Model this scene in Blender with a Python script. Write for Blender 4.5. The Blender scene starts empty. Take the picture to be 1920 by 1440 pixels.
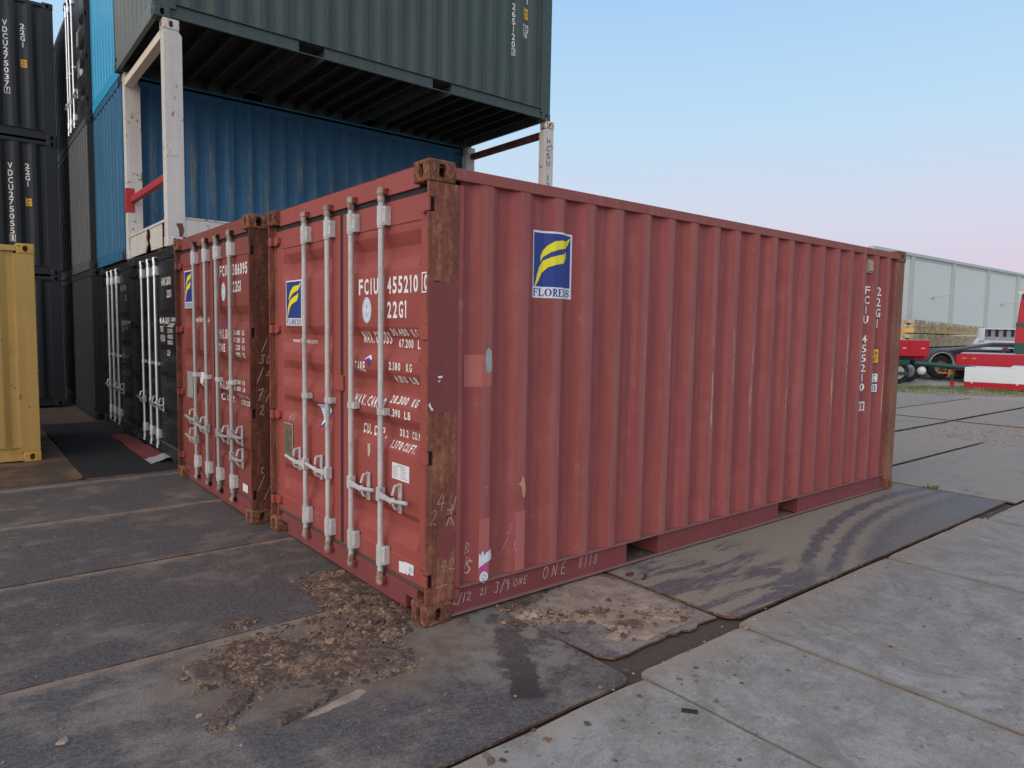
import bpy, bmesh, math, random
from mathutils import Vector, Matrix, noise
R = math.radians
random.seed(7)
SC = bpy.context.scene
COL = SC.collection

# ------------------------------------------------------------------ camera, sky, sun, exposure
cam_d = bpy.data.cameras.new('camera'); cam = bpy.data.objects.new('camera', cam_d); COL.objects.link(cam)
SC.camera = cam
cam_d.sensor_width = 36.0; cam_d.lens = 36.0 * 1298.84 / 1920.0; cam_d.clip_start = 0.05; cam_d.clip_end = 2000
def look(yaw, pitch, roll):
    f = Vector((math.cos(yaw) * math.cos(pitch), math.sin(yaw) * math.cos(pitch), math.sin(pitch)))
    r = Vector((math.sin(yaw), -math.cos(yaw), 0)); u = r.cross(f)
    c, s = math.cos(roll), math.sin(roll)
    r2 = c * r + s * u; u2 = -s * r + c * u
    return Matrix((r2, u2, -f)).transposed()
cam.matrix_world = Matrix.Translation((-2.01507, -3.22050, 1.68197)) @ look(0.88946983, -0.07832158, 0.01734886).to_4x4()

SC.view_settings.view_transform = 'Standard'; SC.view_settings.look = 'None'
SC.view_settings.exposure = 0.0; SC.view_settings.gamma = 1.0; SC.view_settings.use_curve_mapping = False

class NT:
    def __init__(s, tree): s.t = tree; s.t.nodes.clear()
    def n(s, typ, ins=None, **kw):
        nd = s.t.nodes.new(typ)
        for k, v in kw.items(): setattr(nd, k, v)
        for k, v in (ins or {}).items():
            sock = nd.inputs[k]
            if isinstance(v, bpy.types.NodeSocket): s.t.links.new(v, sock)
            else: sock.default_value = v
        return nd
    def math(s, op, a, b=0.0, c=0.0, clamp=False):
        nd = s.n('ShaderNodeMath', {0: a, 1: b, 2: c}, operation=op, use_clamp=clamp); return nd.outputs[0]
    def mix(s, f, a, b, blend='MIX'):
        nd = s.n('ShaderNodeMix', data_type='RGBA', blend_type=blend)
        for i, v in ((0, f), (6, a), (7, b)):
            if isinstance(v, bpy.types.NodeSocket): s.t.links.new(v, nd.inputs[i])
            else: nd.inputs[i].default_value = v if i == 0 else (*v[:3], 1)
        return nd.outputs[2]
    def noise(s, vec, scale, detail=4, rough=.55, dist=0.0):
        return s.n('ShaderNodeTexNoise', {'Vector': vec, 'Scale': scale, 'Detail': detail, 'Roughness': rough, 'Distortion': dist}).outputs[0]
    def ss(s, x, a, b, lo=0.0, hi=1.0):
        return s.n('ShaderNodeMapRange', {'Value': x, 'From Min': a, 'From Max': b, 'To Min': lo, 'To Max': hi}, interpolation_type='SMOOTHSTEP').outputs[0]
    def scale(s, vec, v, rot=(0, 0, 0), loc=(0, 0, 0)):
        return s.n('ShaderNodeMapping', {'Vector': vec, 'Scale': v, 'Rotation': rot, 'Location': loc}).outputs[0]
    def ramp(s, x, stops):
        nd = s.n('ShaderNodeValToRGB', {'Fac': x}); cr = nd.color_ramp
        while len(cr.elements) < len(stops): cr.elements.new(.5)
        for e, (p, c) in zip(cr.elements, stops): e.position = p; e.color = (*c, 1)
        return nd.outputs[0]

world = bpy.data.worlds.new('World'); SC.world = world; world.use_nodes = True
w = NT(world.node_tree)
SUN_AZ = R(198); SUN_EL = R(16)
dirv = w.n('ShaderNodeTexCoord').outputs['Generated']
sep = w.n('ShaderNodeSeparateXYZ', {0: dirv})
skyc = w.ramp(w.math('MAXIMUM', sep.outputs[2], 0.0), [(0, (.70, .585, .70)), (.07, (.71, .62, .74)), (.15, (.67, .70, .83)), (.27, (.52, .73, .92)), (.45, (.36, .61, .92)), (.9, (.36, .50, .70))])
glow = w.n('ShaderNodeVectorMath', {0: dirv, 1: (math.cos(SUN_AZ), math.sin(SUN_AZ), .12)}, operation='DOT_PRODUCT').outputs['Value']
glow = w.ss(glow, -.1, 1.0, 0.0, 1.0)
skyc = w.mix(w.math('MULTIPLY', glow, .8), skyc, (1.95, 1.72, 1.6))
hz = w.ss(sep.outputs[2], -.05, 0.0)
skyc = w.mix(hz, (.16, .15, .15), skyc)
bg = w.n('ShaderNodeBackground', {'Color': skyc, 'Strength': 1.0})
w.n('ShaderNodeOutputWorld', {'Surface': bg.outputs[0]})

sd = bpy.data.lights.new('sun', 'SUN'); sun = bpy.data.objects.new('sun', sd); COL.objects.link(sun)
sd.energy = 0.7; sd.angle = R(50); sd.color = (1.0, .90, .82)
sun.rotation_euler = Vector((math.cos(SUN_AZ) * math.cos(SUN_EL), math.sin(SUN_AZ) * math.cos(SUN_EL), math.sin(SUN_EL))).to_track_quat('Z', 'Y').to_euler()

# ------------------------------------------------------------------ helpers
def tag(o, label=None, cat=None, group=None, kind=None):
    if label: o['label'] = label
    if cat: o['category'] = cat
    if group: o['group'] = group
    if kind: o['kind'] = kind
    return o
def thing(name, label, cat, loc=(0, 0, 0), rz=0.0, group=None):
    o = bpy.data.objects.new(name, None); COL.objects.link(o); o.location = loc; o.rotation_euler = (0, 0, rz)
    o.empty_display_size = .2
    return tag(o, label, cat, group)
def link(name, me, m, parent=None):
    o = bpy.data.objects.new(name, me); COL.objects.link(o)
    if m is not None:
        if len(me.materials) == 0: me.materials.append(m)
        else:
            o.material_slots[0].link = 'OBJECT'; o.material_slots[0].material = m
    if parent is not None: o.parent = parent
    return o
def obj(name, bm, m, parent=None, smooth=None, bevel=0.0, keep=False):
    me = bpy.data.meshes.new(name); bm.normal_update(); bm.to_mesh(me)
    if not keep: bm.free()
    o = link(name, me, m, parent)
    if smooth is not None:
        me.shade_smooth() if smooth >= 180 else me.set_sharp_from_angle(angle=R(smooth))
        for p in me.polygons: p.use_smooth = True
    if bevel:
        b = o.modifiers.new('bevel', 'BEVEL'); b.width = bevel; b.segments = 2; b.limit_method = 'ANGLE'; b.angle_limit = R(40)
    return o
def box(bm, x0, x1, y0, y1, z0, z1):
    v = [bm.verts.new(p) for p in ((x0, y0, z0), (x1, y0, z0), (x1, y1, z0), (x0, y1, z0), (x0, y0, z1), (x1, y0, z1), (x1, y1, z1), (x0, y1, z1))]
    for f in ((3, 2, 1, 0), (4, 5, 6, 7), (0, 1, 5, 4), (1, 2, 6, 5), (2, 3, 7, 6), (3, 0, 4, 7)): bm.faces.new([v[i] for i in f])
    return v
def boxes(*bs):
    bm = bmesh.new()
    for b in bs: box(bm, *b)
    return bm
def tube(bm, p, q, r, n=14, r2=None, caps=True):
    p, q = Vector(p), Vector(q); r2 = r if r2 is None else r2
    z = (q - p).normalized(); x = z.orthogonal().normalized(); y = z.cross(x)
    A = [bm.verts.new(p + (x * math.cos(t) + y * math.sin(t)) * r) for t in [2 * math.pi * i / n for i in range(n)]]
    B = [bm.verts.new(q + (x * math.cos(t) + y * math.sin(t)) * r2) for t in [2 * math.pi * i / n for i in range(n)]]
    for i in range(n): bm.faces.new((A[i], A[(i + 1) % n], B[(i + 1) % n], B[i]))
    if caps: bm.faces.new(A[::-1]); bm.faces.new(B)
def prism(bm, pts, axis, a, b):
    """extrude a 2D polygon along axis (0,1,2) from a to b"""
    def P(u, v, h): return ((h, u, v), (u, h, v), (u, v, h))[axis]
    A = [bm.verts.new(P(*p, a)) for p in pts]; B = [bm.verts.new(P(*p, b)) for p in pts]
    n = len(pts)
    for i in range(n): bm.faces.new((A[i], A[(i + 1) % n], B[(i + 1) % n], B[i]))
    bm.faces.new(A[::-1]); bm.faces.new(B)
    bmesh.ops.recalc_face_normals(bm, faces=bm.faces[:])

# ------------------------------------------------------------------ materials
def principled(name):
    m = bpy.data.materials.new(name); m.use_nodes = True; t = NT(m.node_tree)
    b = t.n('ShaderNodeBsdfPrincipled'); t.n('ShaderNodeOutputMaterial', {'Surface': b.outputs[0]})
    return m, t, b
def put(t, b, key, v):
    if isinstance(v, bpy.types.NodeSocket): t.t.links.new(v, b.inputs[key])
    else: b.inputs[key].default_value = v
def paint(name, col, wear=None, var=.12, streak=.14, chips=.0, rough=.6, fade=None, scratch=False, metal=0.0, rustc=(.20, .075, .035), bump=.12, chipscale=26, spec=.35):
    m, t, b = principled(name)
    pos = t.n('ShaderNodeNewGeometry').outputs['Position']
    big = t.noise(pos, 1.1, 3); mid = t.noise(pos, 7, 5, .6)
    st = t.noise(t.scale(pos, (14, 14, .55)), 1.0, 5, .6)
    fine = t.noise(pos, 160, 2, .6)
    v = t.math('ADD', t.math('MULTIPLY', t.math('SUBTRACT', big, .5), var * 2.2), t.math('MULTIPLY', t.math('SUBTRACT', st, .5), streak * 2.2))
    v = t.math('ADD', v, t.math('MULTIPLY', t.math('SUBTRACT', mid, .5), var * 1.2))
    v = t.math('ADD', v, t.math('MULTIPLY', t.math('SUBTRACT', fine, .5), .34))
    v = t.math('ADD', v, t.math('MULTIPLY', t.math('SUBTRACT', t.noise(pos, 48, 4, .7), .5), var * 1.6))
    v = t.math('ADD', v, 1.0)
    c = t.n('ShaderNodeVectorMath', {0: (*col,), 3: v}, operation='SCALE').outputs[0]
    if fade: c = t.mix(t.ss(t.math('ADD', t.math('MULTIPLY', st, .6), t.math('MULTIPLY', mid, .4)), .48, .70, 0, .6), c, fade)
    if chips > 0:
        ch = t.noise(pos, chipscale, 7, .65); ch2 = t.noise(pos, 2.6, 2)
        cm = t.math('ADD', ch, t.math('MULTIPLY', t.math('SUBTRACT', ch2, .5), .5))
        f = t.ss(cm, .80 - chips * .5, .83 - chips * .5)
        c = t.mix(f, c, t.mix(mid, rustc, tuple(x * 1.8 for x in rustc)))
    if wear:
        oc = t.n('ShaderNodeTexCoord').outputs['Object']; so = t.n('ShaderNodeSeparateXYZ', {0: oc})
        ph = t.math('FRACT', t.math('DIVIDE', t.math('SUBTRACT', so.outputs[0], .4467 - .277 * 4 - .09), .277))
        band = t.math('MULTIPLY', t.ss(ph, 0, .08), t.ss(ph, .42, .30))
        wn = t.ss(t.noise(t.scale(oc, (9, 0, 1.1)), 1.0, 6, .7), .42, .62); wn2 = t.ss(t.noise(t.scale(oc, (60, 0, 7)), 1.0, 4, .7), .35, .6)
        zr = t.math('MULTIPLY', t.ss(so.outputs[2], .3, .9), t.ss(so.outputs[2], 2.2, 1.6))
        f = t.math('MULTIPLY', t.math('MULTIPLY', band, wn), t.math('MULTIPLY', wn2, zr))
        c = t.mix(t.math('MULTIPLY', f, .75), c, wear)
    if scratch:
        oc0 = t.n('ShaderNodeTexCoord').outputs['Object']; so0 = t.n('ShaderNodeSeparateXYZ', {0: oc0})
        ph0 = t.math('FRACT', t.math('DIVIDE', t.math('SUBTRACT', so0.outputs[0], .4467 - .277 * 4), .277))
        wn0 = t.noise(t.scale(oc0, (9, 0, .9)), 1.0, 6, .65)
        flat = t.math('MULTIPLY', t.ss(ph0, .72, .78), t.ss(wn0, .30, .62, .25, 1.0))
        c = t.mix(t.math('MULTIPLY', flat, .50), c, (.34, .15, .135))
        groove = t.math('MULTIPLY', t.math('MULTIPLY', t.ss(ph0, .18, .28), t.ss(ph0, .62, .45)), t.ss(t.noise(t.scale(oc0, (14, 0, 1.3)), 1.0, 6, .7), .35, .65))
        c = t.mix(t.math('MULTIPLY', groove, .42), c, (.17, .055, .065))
        rr0 = t.noise(t.scale(oc0, (30, 0, 1.6)), 1.0, 6, .72); c = t.mix(t.ss(rr0, .63, .70, 0, .6), c, (.20, .085, .055))
        tw = t.noise(t.scale(oc0, (7, 0, 7)), 1.0, 8, .75); c = t.mix(t.ss(tw, .60, .68, 0, .35), c, (.42, .20, .19))
        oc = t.n('ShaderNodeTexCoord').outputs['Object']; so = t.n('ShaderNodeSeparateXYZ', {0: oc})
        ph = t.math('FRACT', t.math('DIVIDE', t.math('SUBTRACT', so.outputs[0], .4467 - .277 * 4), .277))
        wob = t.noise(t.scale(oc, (3.6, 0, 2.2)), 1.0, 3)
        ctr = t.math('ADD', .905, t.math('MULTIPLY', t.math('SUBTRACT', wob, .5), .16))
        dd = t.math('ABSOLUTE', t.math('SUBTRACT', ph, ctr))
        wdt = t.math('MULTIPLY', t.ss(t.noise(t.scale(oc, (3.61, 0, 1.5), loc=(3, 0, .4)), 1.0, 4, .65), .47, .72), .055)
        line = t.math('LESS_THAN', dd, wdt)
        zr = t.math('MULTIPLY', t.ss(so.outputs[2], .75, 1.0), t.ss(so.outputs[2], 1.9, 1.55))
        rough_n = t.ss(t.noise(t.scale(oc, (60, 0, 9)), 1.0, 4, .7), .38, .5)
        f = t.math('MULTIPLY', t.math('MULTIPLY', line, zr), rough_n)
        f = t.math('MULTIPLY', f, t.ss(so.outputs[0], 1.2, 2.3))
        c = t.mix(t.math('MULTIPLY', f, .8), c, (.62, .34, .23))
        # fine hairline scrapes lower down
        h1 = t.noise(t.scale(oc, (46, 0, .8)), 1.0, 2, .4)
        hl = t.math('MULTIPLY', t.ss(h1, .735, .75), t.math('MULTIPLY', t.ss(so.outputs[2], .25, .4), t.ss(so.outputs[2], 1.5, 1.1)))
        c = t.mix(t.math('MULTIPLY', hl, .5), c, (.55, .28, .22))
    put(t, b, 'Base Color', c); put(t, b, 'Roughness', t.ss(mid, .2, .8, rough - .08, rough + .12)); b.inputs['Metallic'].default_value = metal
    b.inputs['Specular IOR Level'].default_value = spec
    bp = t.n('ShaderNodeBump', {'Strength': bump, 'Distance': .01, 'Height': t.math('ADD', mid, t.math('MULTIPLY', fine, .25))})
    put(t, b, 'Normal', bp.outputs[0])
    return m
def rusty(name, c1, c2, c3, rough=.85, zst=(9, 9, 1.2), bias=0.0):
    m, t, b = principled(name)
    pos = t.n('ShaderNodeNewGeometry').outputs['Position']
    s = t.noise(t.scale(pos, zst), 1.3, 8, .68); g = t.noise(pos, 34, 6, .7); k = t.noise(pos, 2.2, 3)
    x = t.math('ADD', t.math('MULTIPLY', s, .6), t.math('MULTIPLY', g, .4)); x = t.math('ADD', x, t.math('MULTIPLY', t.math('SUBTRACT', k, .5), .25))
    x = t.math('ADD', x, bias)
    c = t.ramp(x, [(.36, c1), (.50, c2), (.62, c3)])
    put(t, b, 'Base Color', c); b.inputs['Roughness'].default_value = rough; b.inputs['Specular IOR Level'].default_value = .25
    put(t, b, 'Normal', t.n('ShaderNodeBump', {'Strength': .5, 'Distance': .006, 'Height': g}).outputs[0])
    return m
def plain(name, col, rough=.6, metal=0.0, var=.08, spec=.4):
    m, t, b = principled(name)
    pos = t.n('ShaderNodeNewGeometry').outputs['Position']
    v = t.math('ADD', 1.0 - var, t.math('MULTIPLY', t.noise(pos, 18, 5, .6), var * 2))
    c = t.n('ShaderNodeVectorMath', {0: (*col,), 3: v}, operation='SCALE').outputs[0]
    put(t, b, 'Base Color', c); b.inputs['Roughness'].default_value = rough; b.inputs['Metallic'].default_value = metal; b.inputs['Specular IOR Level'].default_value = spec
    return m

M = {}
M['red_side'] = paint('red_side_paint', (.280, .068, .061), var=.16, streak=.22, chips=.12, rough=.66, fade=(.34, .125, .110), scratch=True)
M['red_door'] = paint('red_door_paint', (.305, .070, .060), var=.09, streak=.08, chips=.05, rough=.55, chipscale=45)
M['red_old'] = paint('red_old_paint', (.215, .052, .045), var=.12, streak=.12, chips=.12, rough=.6)
M['red_rail'] = paint('red_rail_paint', (.27, .082, .070), var=.14, streak=.05, chips=.2, rough=.65, fade=(.33, .17, .12))
M['red_sill'] = paint('red_sill_paint', (.20, .052, .054), var=.18, streak=.1, chips=.2, rough=.7)
M['ledge'] = paint('dusty_ledge', (.235, .11, .105), var=.15, streak=.02, chips=.15, rough=.85)
M['rust_post'] = rusty('rusty_post', (.115, .044, .030), (.205, .075, .050), (.33, .150, .090), zst=(15, 15, 2.2))
M['rust_cast'] = rusty('rusty_casting', (.065, .028, .022), (.165, .066, .040), (.36, .18, .09), zst=(34, 34, 22))
M['rust_dark'] = rusty('rusty_dark', (.065, .024, .017), (.115, .040, .028), (.19, .080, .050), zst=(12, 12, 3.5))
M['rust_far'] = rusty('rusty_far_post', (.13, .055, .035), (.22, .10, .07), (.30, .16, .10), zst=(9, 9, 1.0))
M['primer'] = paint('primer_patch', (.200, .052, .050), var=.12, streak=.14, chips=.16, rough=.6)
M['patch_light'] = paint('patch_light', (.42, .13, .115), var=.06, streak=.06, chips=0.02, rough=.6)
M['galv'] = rusty('galvanised_bar', (.26, .22, .19), (.42, .43, .425), (.52, .535, .54), rough=.5, zst=(22, 22, 3), bias=.07)
M['galv_dull'] = plain('galvanised_dull', (.36, .37, .36), .5, .2, .25)
M['galv_shiny'] = plain('galvanised_shiny', (.72, .76, .80), .30, .7, .1)
M['galv_rust'] = rusty('galvanised_rusty', (.10, .03, .02), (.38, .30, .25), (.50, .48, .44), zst=(9, 9, 9), bias=-.02)
M['rubber'] = plain('rubber_seal', (.022, .023, .025), .8, 0, .4)
M['rubber_dusty'] = plain('rubber_seal_dusty', (.085, .065, .05), .95, 0, .4)
M['white'] = plain('white_lettering', (.80, .80, .78), .6, 0, .06)
M['chalk'] = plain('chalk', (.46, .30, .29), .9, 0, .3)
M['chalk_hi'] = plain('chalk_bright', (.55, .42, .38), .9, 0, .3)
M['sticker'] = plain('sticker_white', (.72, .75, .80), .5)
M['blue_st'] = plain('sticker_blue', (.018, .045, .24), .45)
M['yellow_st'] = plain('sticker_yellow', (.82, .74, .02), .45)
M['seal_blue'] = plain('seal_blue', (.30, .48, .70), .5)
M['purple'] = plain('sticker_purple', (.16, .03, .22), .5)
M['magenta'] = plain('sticker_magenta', (.55, .07, .35), .5)
M['amber'] = plain('label_amber', (.75, .42, .02), .5)
M['ink'] = plain('ink', (.02, .02, .02), .6)
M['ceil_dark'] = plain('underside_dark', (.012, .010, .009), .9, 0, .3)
M['green_side'] = paint('green_side_paint', (.050, .076, .070), var=.1, streak=.12, rough=.55, fade=(.085, .11, .095))
M['green_end_glare'] = paint('green_end_glare_paint', (.145, .165, .158), var=.1, streak=.12, rough=.5)  # sunset glare on the end face is put into this paler green
M['blue_side'] = paint('blue_side_paint', (.024, .108, .215), wear=(.22, .22, .15), var=.18, streak=.34, chips=.06, rough=.6, fade=(.05, .17, .28), rustc=(.20, .16, .09), chipscale=9)
M['blue_end'] = paint('blue_end_paint', (.024, .125, .235), var=.15, streak=.25, rough=.55, fade=(.05, .19, .30))
M['sky_end'] = paint('light_blue_paint', (.035, .36, .60), var=.05, streak=.04, rough=.4)
M['dark_side'] = paint('dark_grey_paint', (.020, .026, .031), var=.12, streak=.1, rough=.5)
M['dark_end'] = paint('dark_grey_end_paint', (.024, .028, .031), var=.14, streak=.14, rough=.6)
M['dark_door'] = paint('dark_door_paint', (.012, .014, .018), var=.12, streak=.12, rough=.45)
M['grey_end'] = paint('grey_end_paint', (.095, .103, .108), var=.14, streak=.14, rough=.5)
M['yellow'] = paint('yellow_paint', (.44, .285, .085), var=.14, streak=.16, chips=.22, rough=.6, rustc=(.10, .05, .03), chipscale=14)
M['yellow_cast'] = paint('yellow_casting_paint', (.50, .30, .065), var=.12, streak=.1, chips=.42, rough=.65, rustc=(.10, .04, .03))
M['rack_white'] = paint('rack_white_paint', (.55, .54, .50), var=.14, streak=.22, chips=.33, rough=.6, rustc=(.22, .11, .05), chipscale=17)
M['rack_worn'] = paint('rack_worn_paint', (.60, .56, .50), var=.12, streak=.1, chips=.42, rough=.7, rustc=(.20, .085, .04), chipscale=22)
M['rack_beam'] = paint('rack_beam_paint', (.70, .64, .54), var=.1, streak=.05, chips=.12, rough=.6)
M['bar_red'] = paint('red_bar_paint', (.40, .035, .045), var=.1, streak=.05, chips=.05, rough=.55)
M['tarp'] = paint('red_tarp', (.16, .035, .035), var=.2, streak=.1, rough=.8)

# ------------------------------------------------------------------ flat artwork laid on real surfaces
def bm_poly(polys):
    bm = bmesh.new()
    for p in polys:
        bm.faces.new([bm.verts.new((x, y, 0)) for x, y in p])
    bmesh.ops.triangulate(bm, faces=bm.faces[:])
    return bm
def rect(u0, u1, v0, v1): return [(u0, v0), (u1, v0), (u1, v1), (u0, v1)]
_glyph = {}
def text_bm(s, bold=0.0, spacing=1.0):
    key = (s, bold, spacing)
    if key not in _glyph:
        cu = bpy.data.curves.new('t', 'FONT'); cu.body = s; cu.size = 1; cu.offset = bold; cu.space_character = spacing; cu.resolution_u = 3
        o = bpy.data.objects.new('t', cu); COL.objects.link(o)
        dg = bpy.context.evaluated_depsgraph_get(); me = bpy.data.meshes.new_from_object(o.evaluated_get(dg))
        bpy.data.objects.remove(o); bpy.data.curves.remove(cu)
        vs = [(v.co.x, v.co.y) for v in me.vertices]; fs = [tuple(p.vertices) for p in me.polygons]
        bpy.data.meshes.remove(me)
        _glyph[key] = (vs, fs)
    vs, fs = _glyph[key]
    bm = bmesh.new(); V = [bm.verts.new((x, y, 0)) for x, y in vs]
    for f in fs:
        try: bm.faces.new([V[i] for i in f])
        except ValueError: pass
    return bm
def fit_text(s, u0, u1, v0, v1, bold=.01, spacing=1.05, slant=0.0):
    bm = text_bm(s, bold, spacing)
    xs = [v.co.x for v in bm.verts]; ys = [v.co.y for v in bm.verts]
    a, b, c, d = min(xs), max(xs), min(ys), max(ys)
    for v in bm.verts:
        fy = (v.co.y - c) / (d - c); fx = (v.co.x - a) / max(b - a, 1e-6)
        v.co = (u0 + (u1 - u0) * fx + slant * fy, v0 + (v1 - v0) * fy, 0)
    return bm
def join(*bms):
    out = bmesh.new()
    for b in bms:
        me = bpy.data.meshes.new('j'); b.to_mesh(me); out.from_mesh(me); bpy.data.meshes.remove(me); b.free()
    return out
def stroke(pts, wd):
    polys = []
    for (x0, y0), (x1, y1) in zip(pts, pts[1:]):
        dx, dy = x1 - x0, y1 - y0; L = math.hypot(dx, dy) or 1e-6; nx, ny = -dy / L * wd / 2, dx / L * wd / 2; ex, ey = dx / L * wd * .3, dy / L * wd * .3
        polys.append([(x0 - nx - ex, y0 - ny - ey), (x1 - nx + ex, y1 - ny + ey), (x1 + nx + ex, y1 + ny + ey), (x0 + nx - ex, y0 + ny - ey)])
    return polys
HAND = {'1': [[(.4, 0), (.5, 1)]], '2': [[(.1, .75), (.35, 1), (.7, .85), (.55, .45), (.05, .05), (.5, .12), (.95, 0)]], '3': [[(.1, 1), (.75, .95), (.35, .6), (.7, .4), (.5, .05), (.05, .12)]],
        '4': [[(.5, 1), (.05, .4), (.9, .45)], [(.7, .9), (.6, 0)]], '8': [[(.6, .95), (.25, .75), (.7, .35), (.45, .0), (.15, .25), (.65, .7), (.6, .95)]], '9': [[(.7, .85), (.3, 1), (.15, .65), (.55, .6), (.75, .9), (.6, 0)]],
        '/': [[(.2, -.15), (.8, 1.1)]], 'O': [[(.5, 1), (.1, .7), (.1, .25), (.5, 0), (.9, .3), (.85, .75), (.5, 1), (.2, .9)]], 'N': [[(.1, 0), (.2, 1), (.75, .05), (.9, 1)]], 'E': [[(.85, 1), (.2, .9), (.12, .05), (.85, .05)], [(.15, .5), (.65, .5)]],
        '0': [[(.5, 1), (.15, .6), (.2, .1), (.6, .05), (.8, .5), (.5, 1)]], '7': [[(.1, .9), (.8, 1), (.4, 0)], [(.3, .5), (.7, .5)]], 'B': [[(.2, 0), (.25, 1), (.7, .8), (.3, .5), (.8, .25), (.2, 0)]], 'R': [[(.2, 0), (.25, 1), (.75, .8), (.3, .5), (.9, 0)]],
        'S': [[(.8, .9), (.4, 1), (.2, .7), (.7, .35), (.5, 0), (.1, .1)]], 'C': [[(.85, .85), (.4, 1), (.1, .5), (.4, 0), (.9, .15)]], 'k': [[(.5, 1.0), (.5, .5), (.1, .45), (.95, .55), (.5, .5), (.2, 0)], [(.5, .5), (.9, .05)], [(.1, .8), (.8, .75)]], ' ': []}
def hand(s, u, v, h, wd=.006, adv=.75, slope=0.0, slant=.15):
    polys = []
    for ch in s:
        for st in HAND.get(ch, []):
            pts = [(u + (x * .6 + y * slant + random.uniform(-.03, .03)) * h, v + (y + random.uniform(-.03, .03)) * h) for x, y in st]
            polys += stroke(pts, wd)
        u += adv * h; v += slope * h
    return bm_poly(polys)
def serif_word(u0, u1, v0, v1):
    """FLORENS in a heavy serif face"""
    T, t = .26, .10
    G = {'F': [rect(.12, .12 + T, 0, 1), rect(0, .5, 0, t), rect(0, .95, 1 - t, 1), rect(.38, .75, .48, .48 + t), rect(.85, .95, .72, .9), rect(.66, .75, .36, .7)],
         'L': [rect(.12, .12 + T, t, 1), rect(0, .5, 1 - t, 1), rect(0, .98, 0, t), rect(.87, .98, t, .32)],
         'E': [rect(.12, .12 + T, t, 1 - t), rect(0, .95, 0, t), rect(0, .9, 1 - t, 1), rect(.38, .7, .47, .47 + t), rect(.84, .95, t, .3), rect(.8, .9, .72, .9)],
         'R': [rect(.1, .1 + T, 0, 1), rect(0, .48, 0, t), rect(0, .1, 1 - t, 1), rect(.36, .62, 1 - t, 1), rect(.36, .62, .46, .46 + t), [(.55, .5), (.84, .6), (.84, .88), (.55, .96)], [(.42, .46), (.66, .46), (1.02, 0), (.76, 0)]],
         'N': [rect(.12, .22, 0, 1), rect(0, .34, 0, t), rect(.80, .90, 0, 1), rect(.68, 1.02, 1 - t, 1), [(0, 1), (.3, 1), (.9, 0), (.72, 0)]],
         'O': [], 'S': []}
    n = 18
    for i in range(n):
        a, b = 2 * math.pi * i / n, 2 * math.pi * (i + 1) / n
        o = lambda t_: (.5 + .5 * math.cos(t_), .5 + .5 * math.sin(t_)); q = lambda t_: (.5 + .25 * math.cos(t_), .5 + .42 * math.sin(t_))
        G['O'].append([o(a), o(b), q(b), q(a)])
    G['S'] = stroke([(.82, .72), (.7, .93), (.35, .93), (.2, .74)], .13) + stroke([(.2, .74), (.42, .56), (.68, .42)], .24) + stroke([(.68, .42), (.82, .25), (.6, .06), (.3, .06), (.12, .3)], .13)
    word = 'FLORENS'; cw = (u1 - u0) / 7.0; polys = []
    for i, ch in enumerate(word):
        for p in G[ch]: polys.append([(u0 + cw * (i + .02 + x * .93), v0 + (v1 - v0) * y) for x, y in p])
    return bm_poly(polys)
SW1 = [(1.091, 2.268), (1.045, 2.245), (.987, 2.243), (.93, 2.235), (.886, 2.206), (.855, 2.17), (.839, 2.138), (.840, 2.101), (.86, 2.135), (.907, 2.167), (.96, 2.185), (1.031, 2.198), (1.07, 2.228)]
SW2 = [(1.040, 2.180), (1.011, 2.160), (.96, 2.150), (.908, 2.135), (.86, 2.112), (.829, 2.071), (.812, 2.02), (.80, 1.97), (.787, 1.953), (.805, 1.957), (.827, 1.99), (.850, 2.035), (.89, 2.073), (.94, 2.090), (1.005, 2.103), (1.035, 2.135)]

class Surf:
    """a ruled surface the artwork is laid on: f(u,v,eps)->xyz, with fold lines where the artwork must bend"""
    def __init__(s, f, ub=(), vb=()): s.f, s.ub, s.vb = f, ub, vb
    def lay(s, bm, eps):
        xs = [v.co.x for v in bm.verts]; ys = [v.co.y for v in bm.verts]
        for cuts, ax, lo, hi in ((s.ub, 0, min(xs), max(xs)), (s.vb, 1, min(ys), max(ys))):
            for c in cuts:
                if lo < c < hi:
                    co = (c, 0, 0) if ax == 0 else (0, c, 0); no = (1, 0, 0) if ax == 0 else (0, 1, 0)
                    bmesh.ops.bisect_plane(bm, geom=bm.verts[:] + bm.edges[:] + bm.faces[:], dist=1e-6, plane_co=co, plane_no=no)
        for v in bm.verts: v.co = s.f(v.co.x, v.co.y, eps)
        return bm
def decal(name, bm, surf, m, parent, eps=.0022, label=None):
    o = obj(name, surf.lay(bm, eps), m, parent)
    if label: o['label'] = label
    return o

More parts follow.
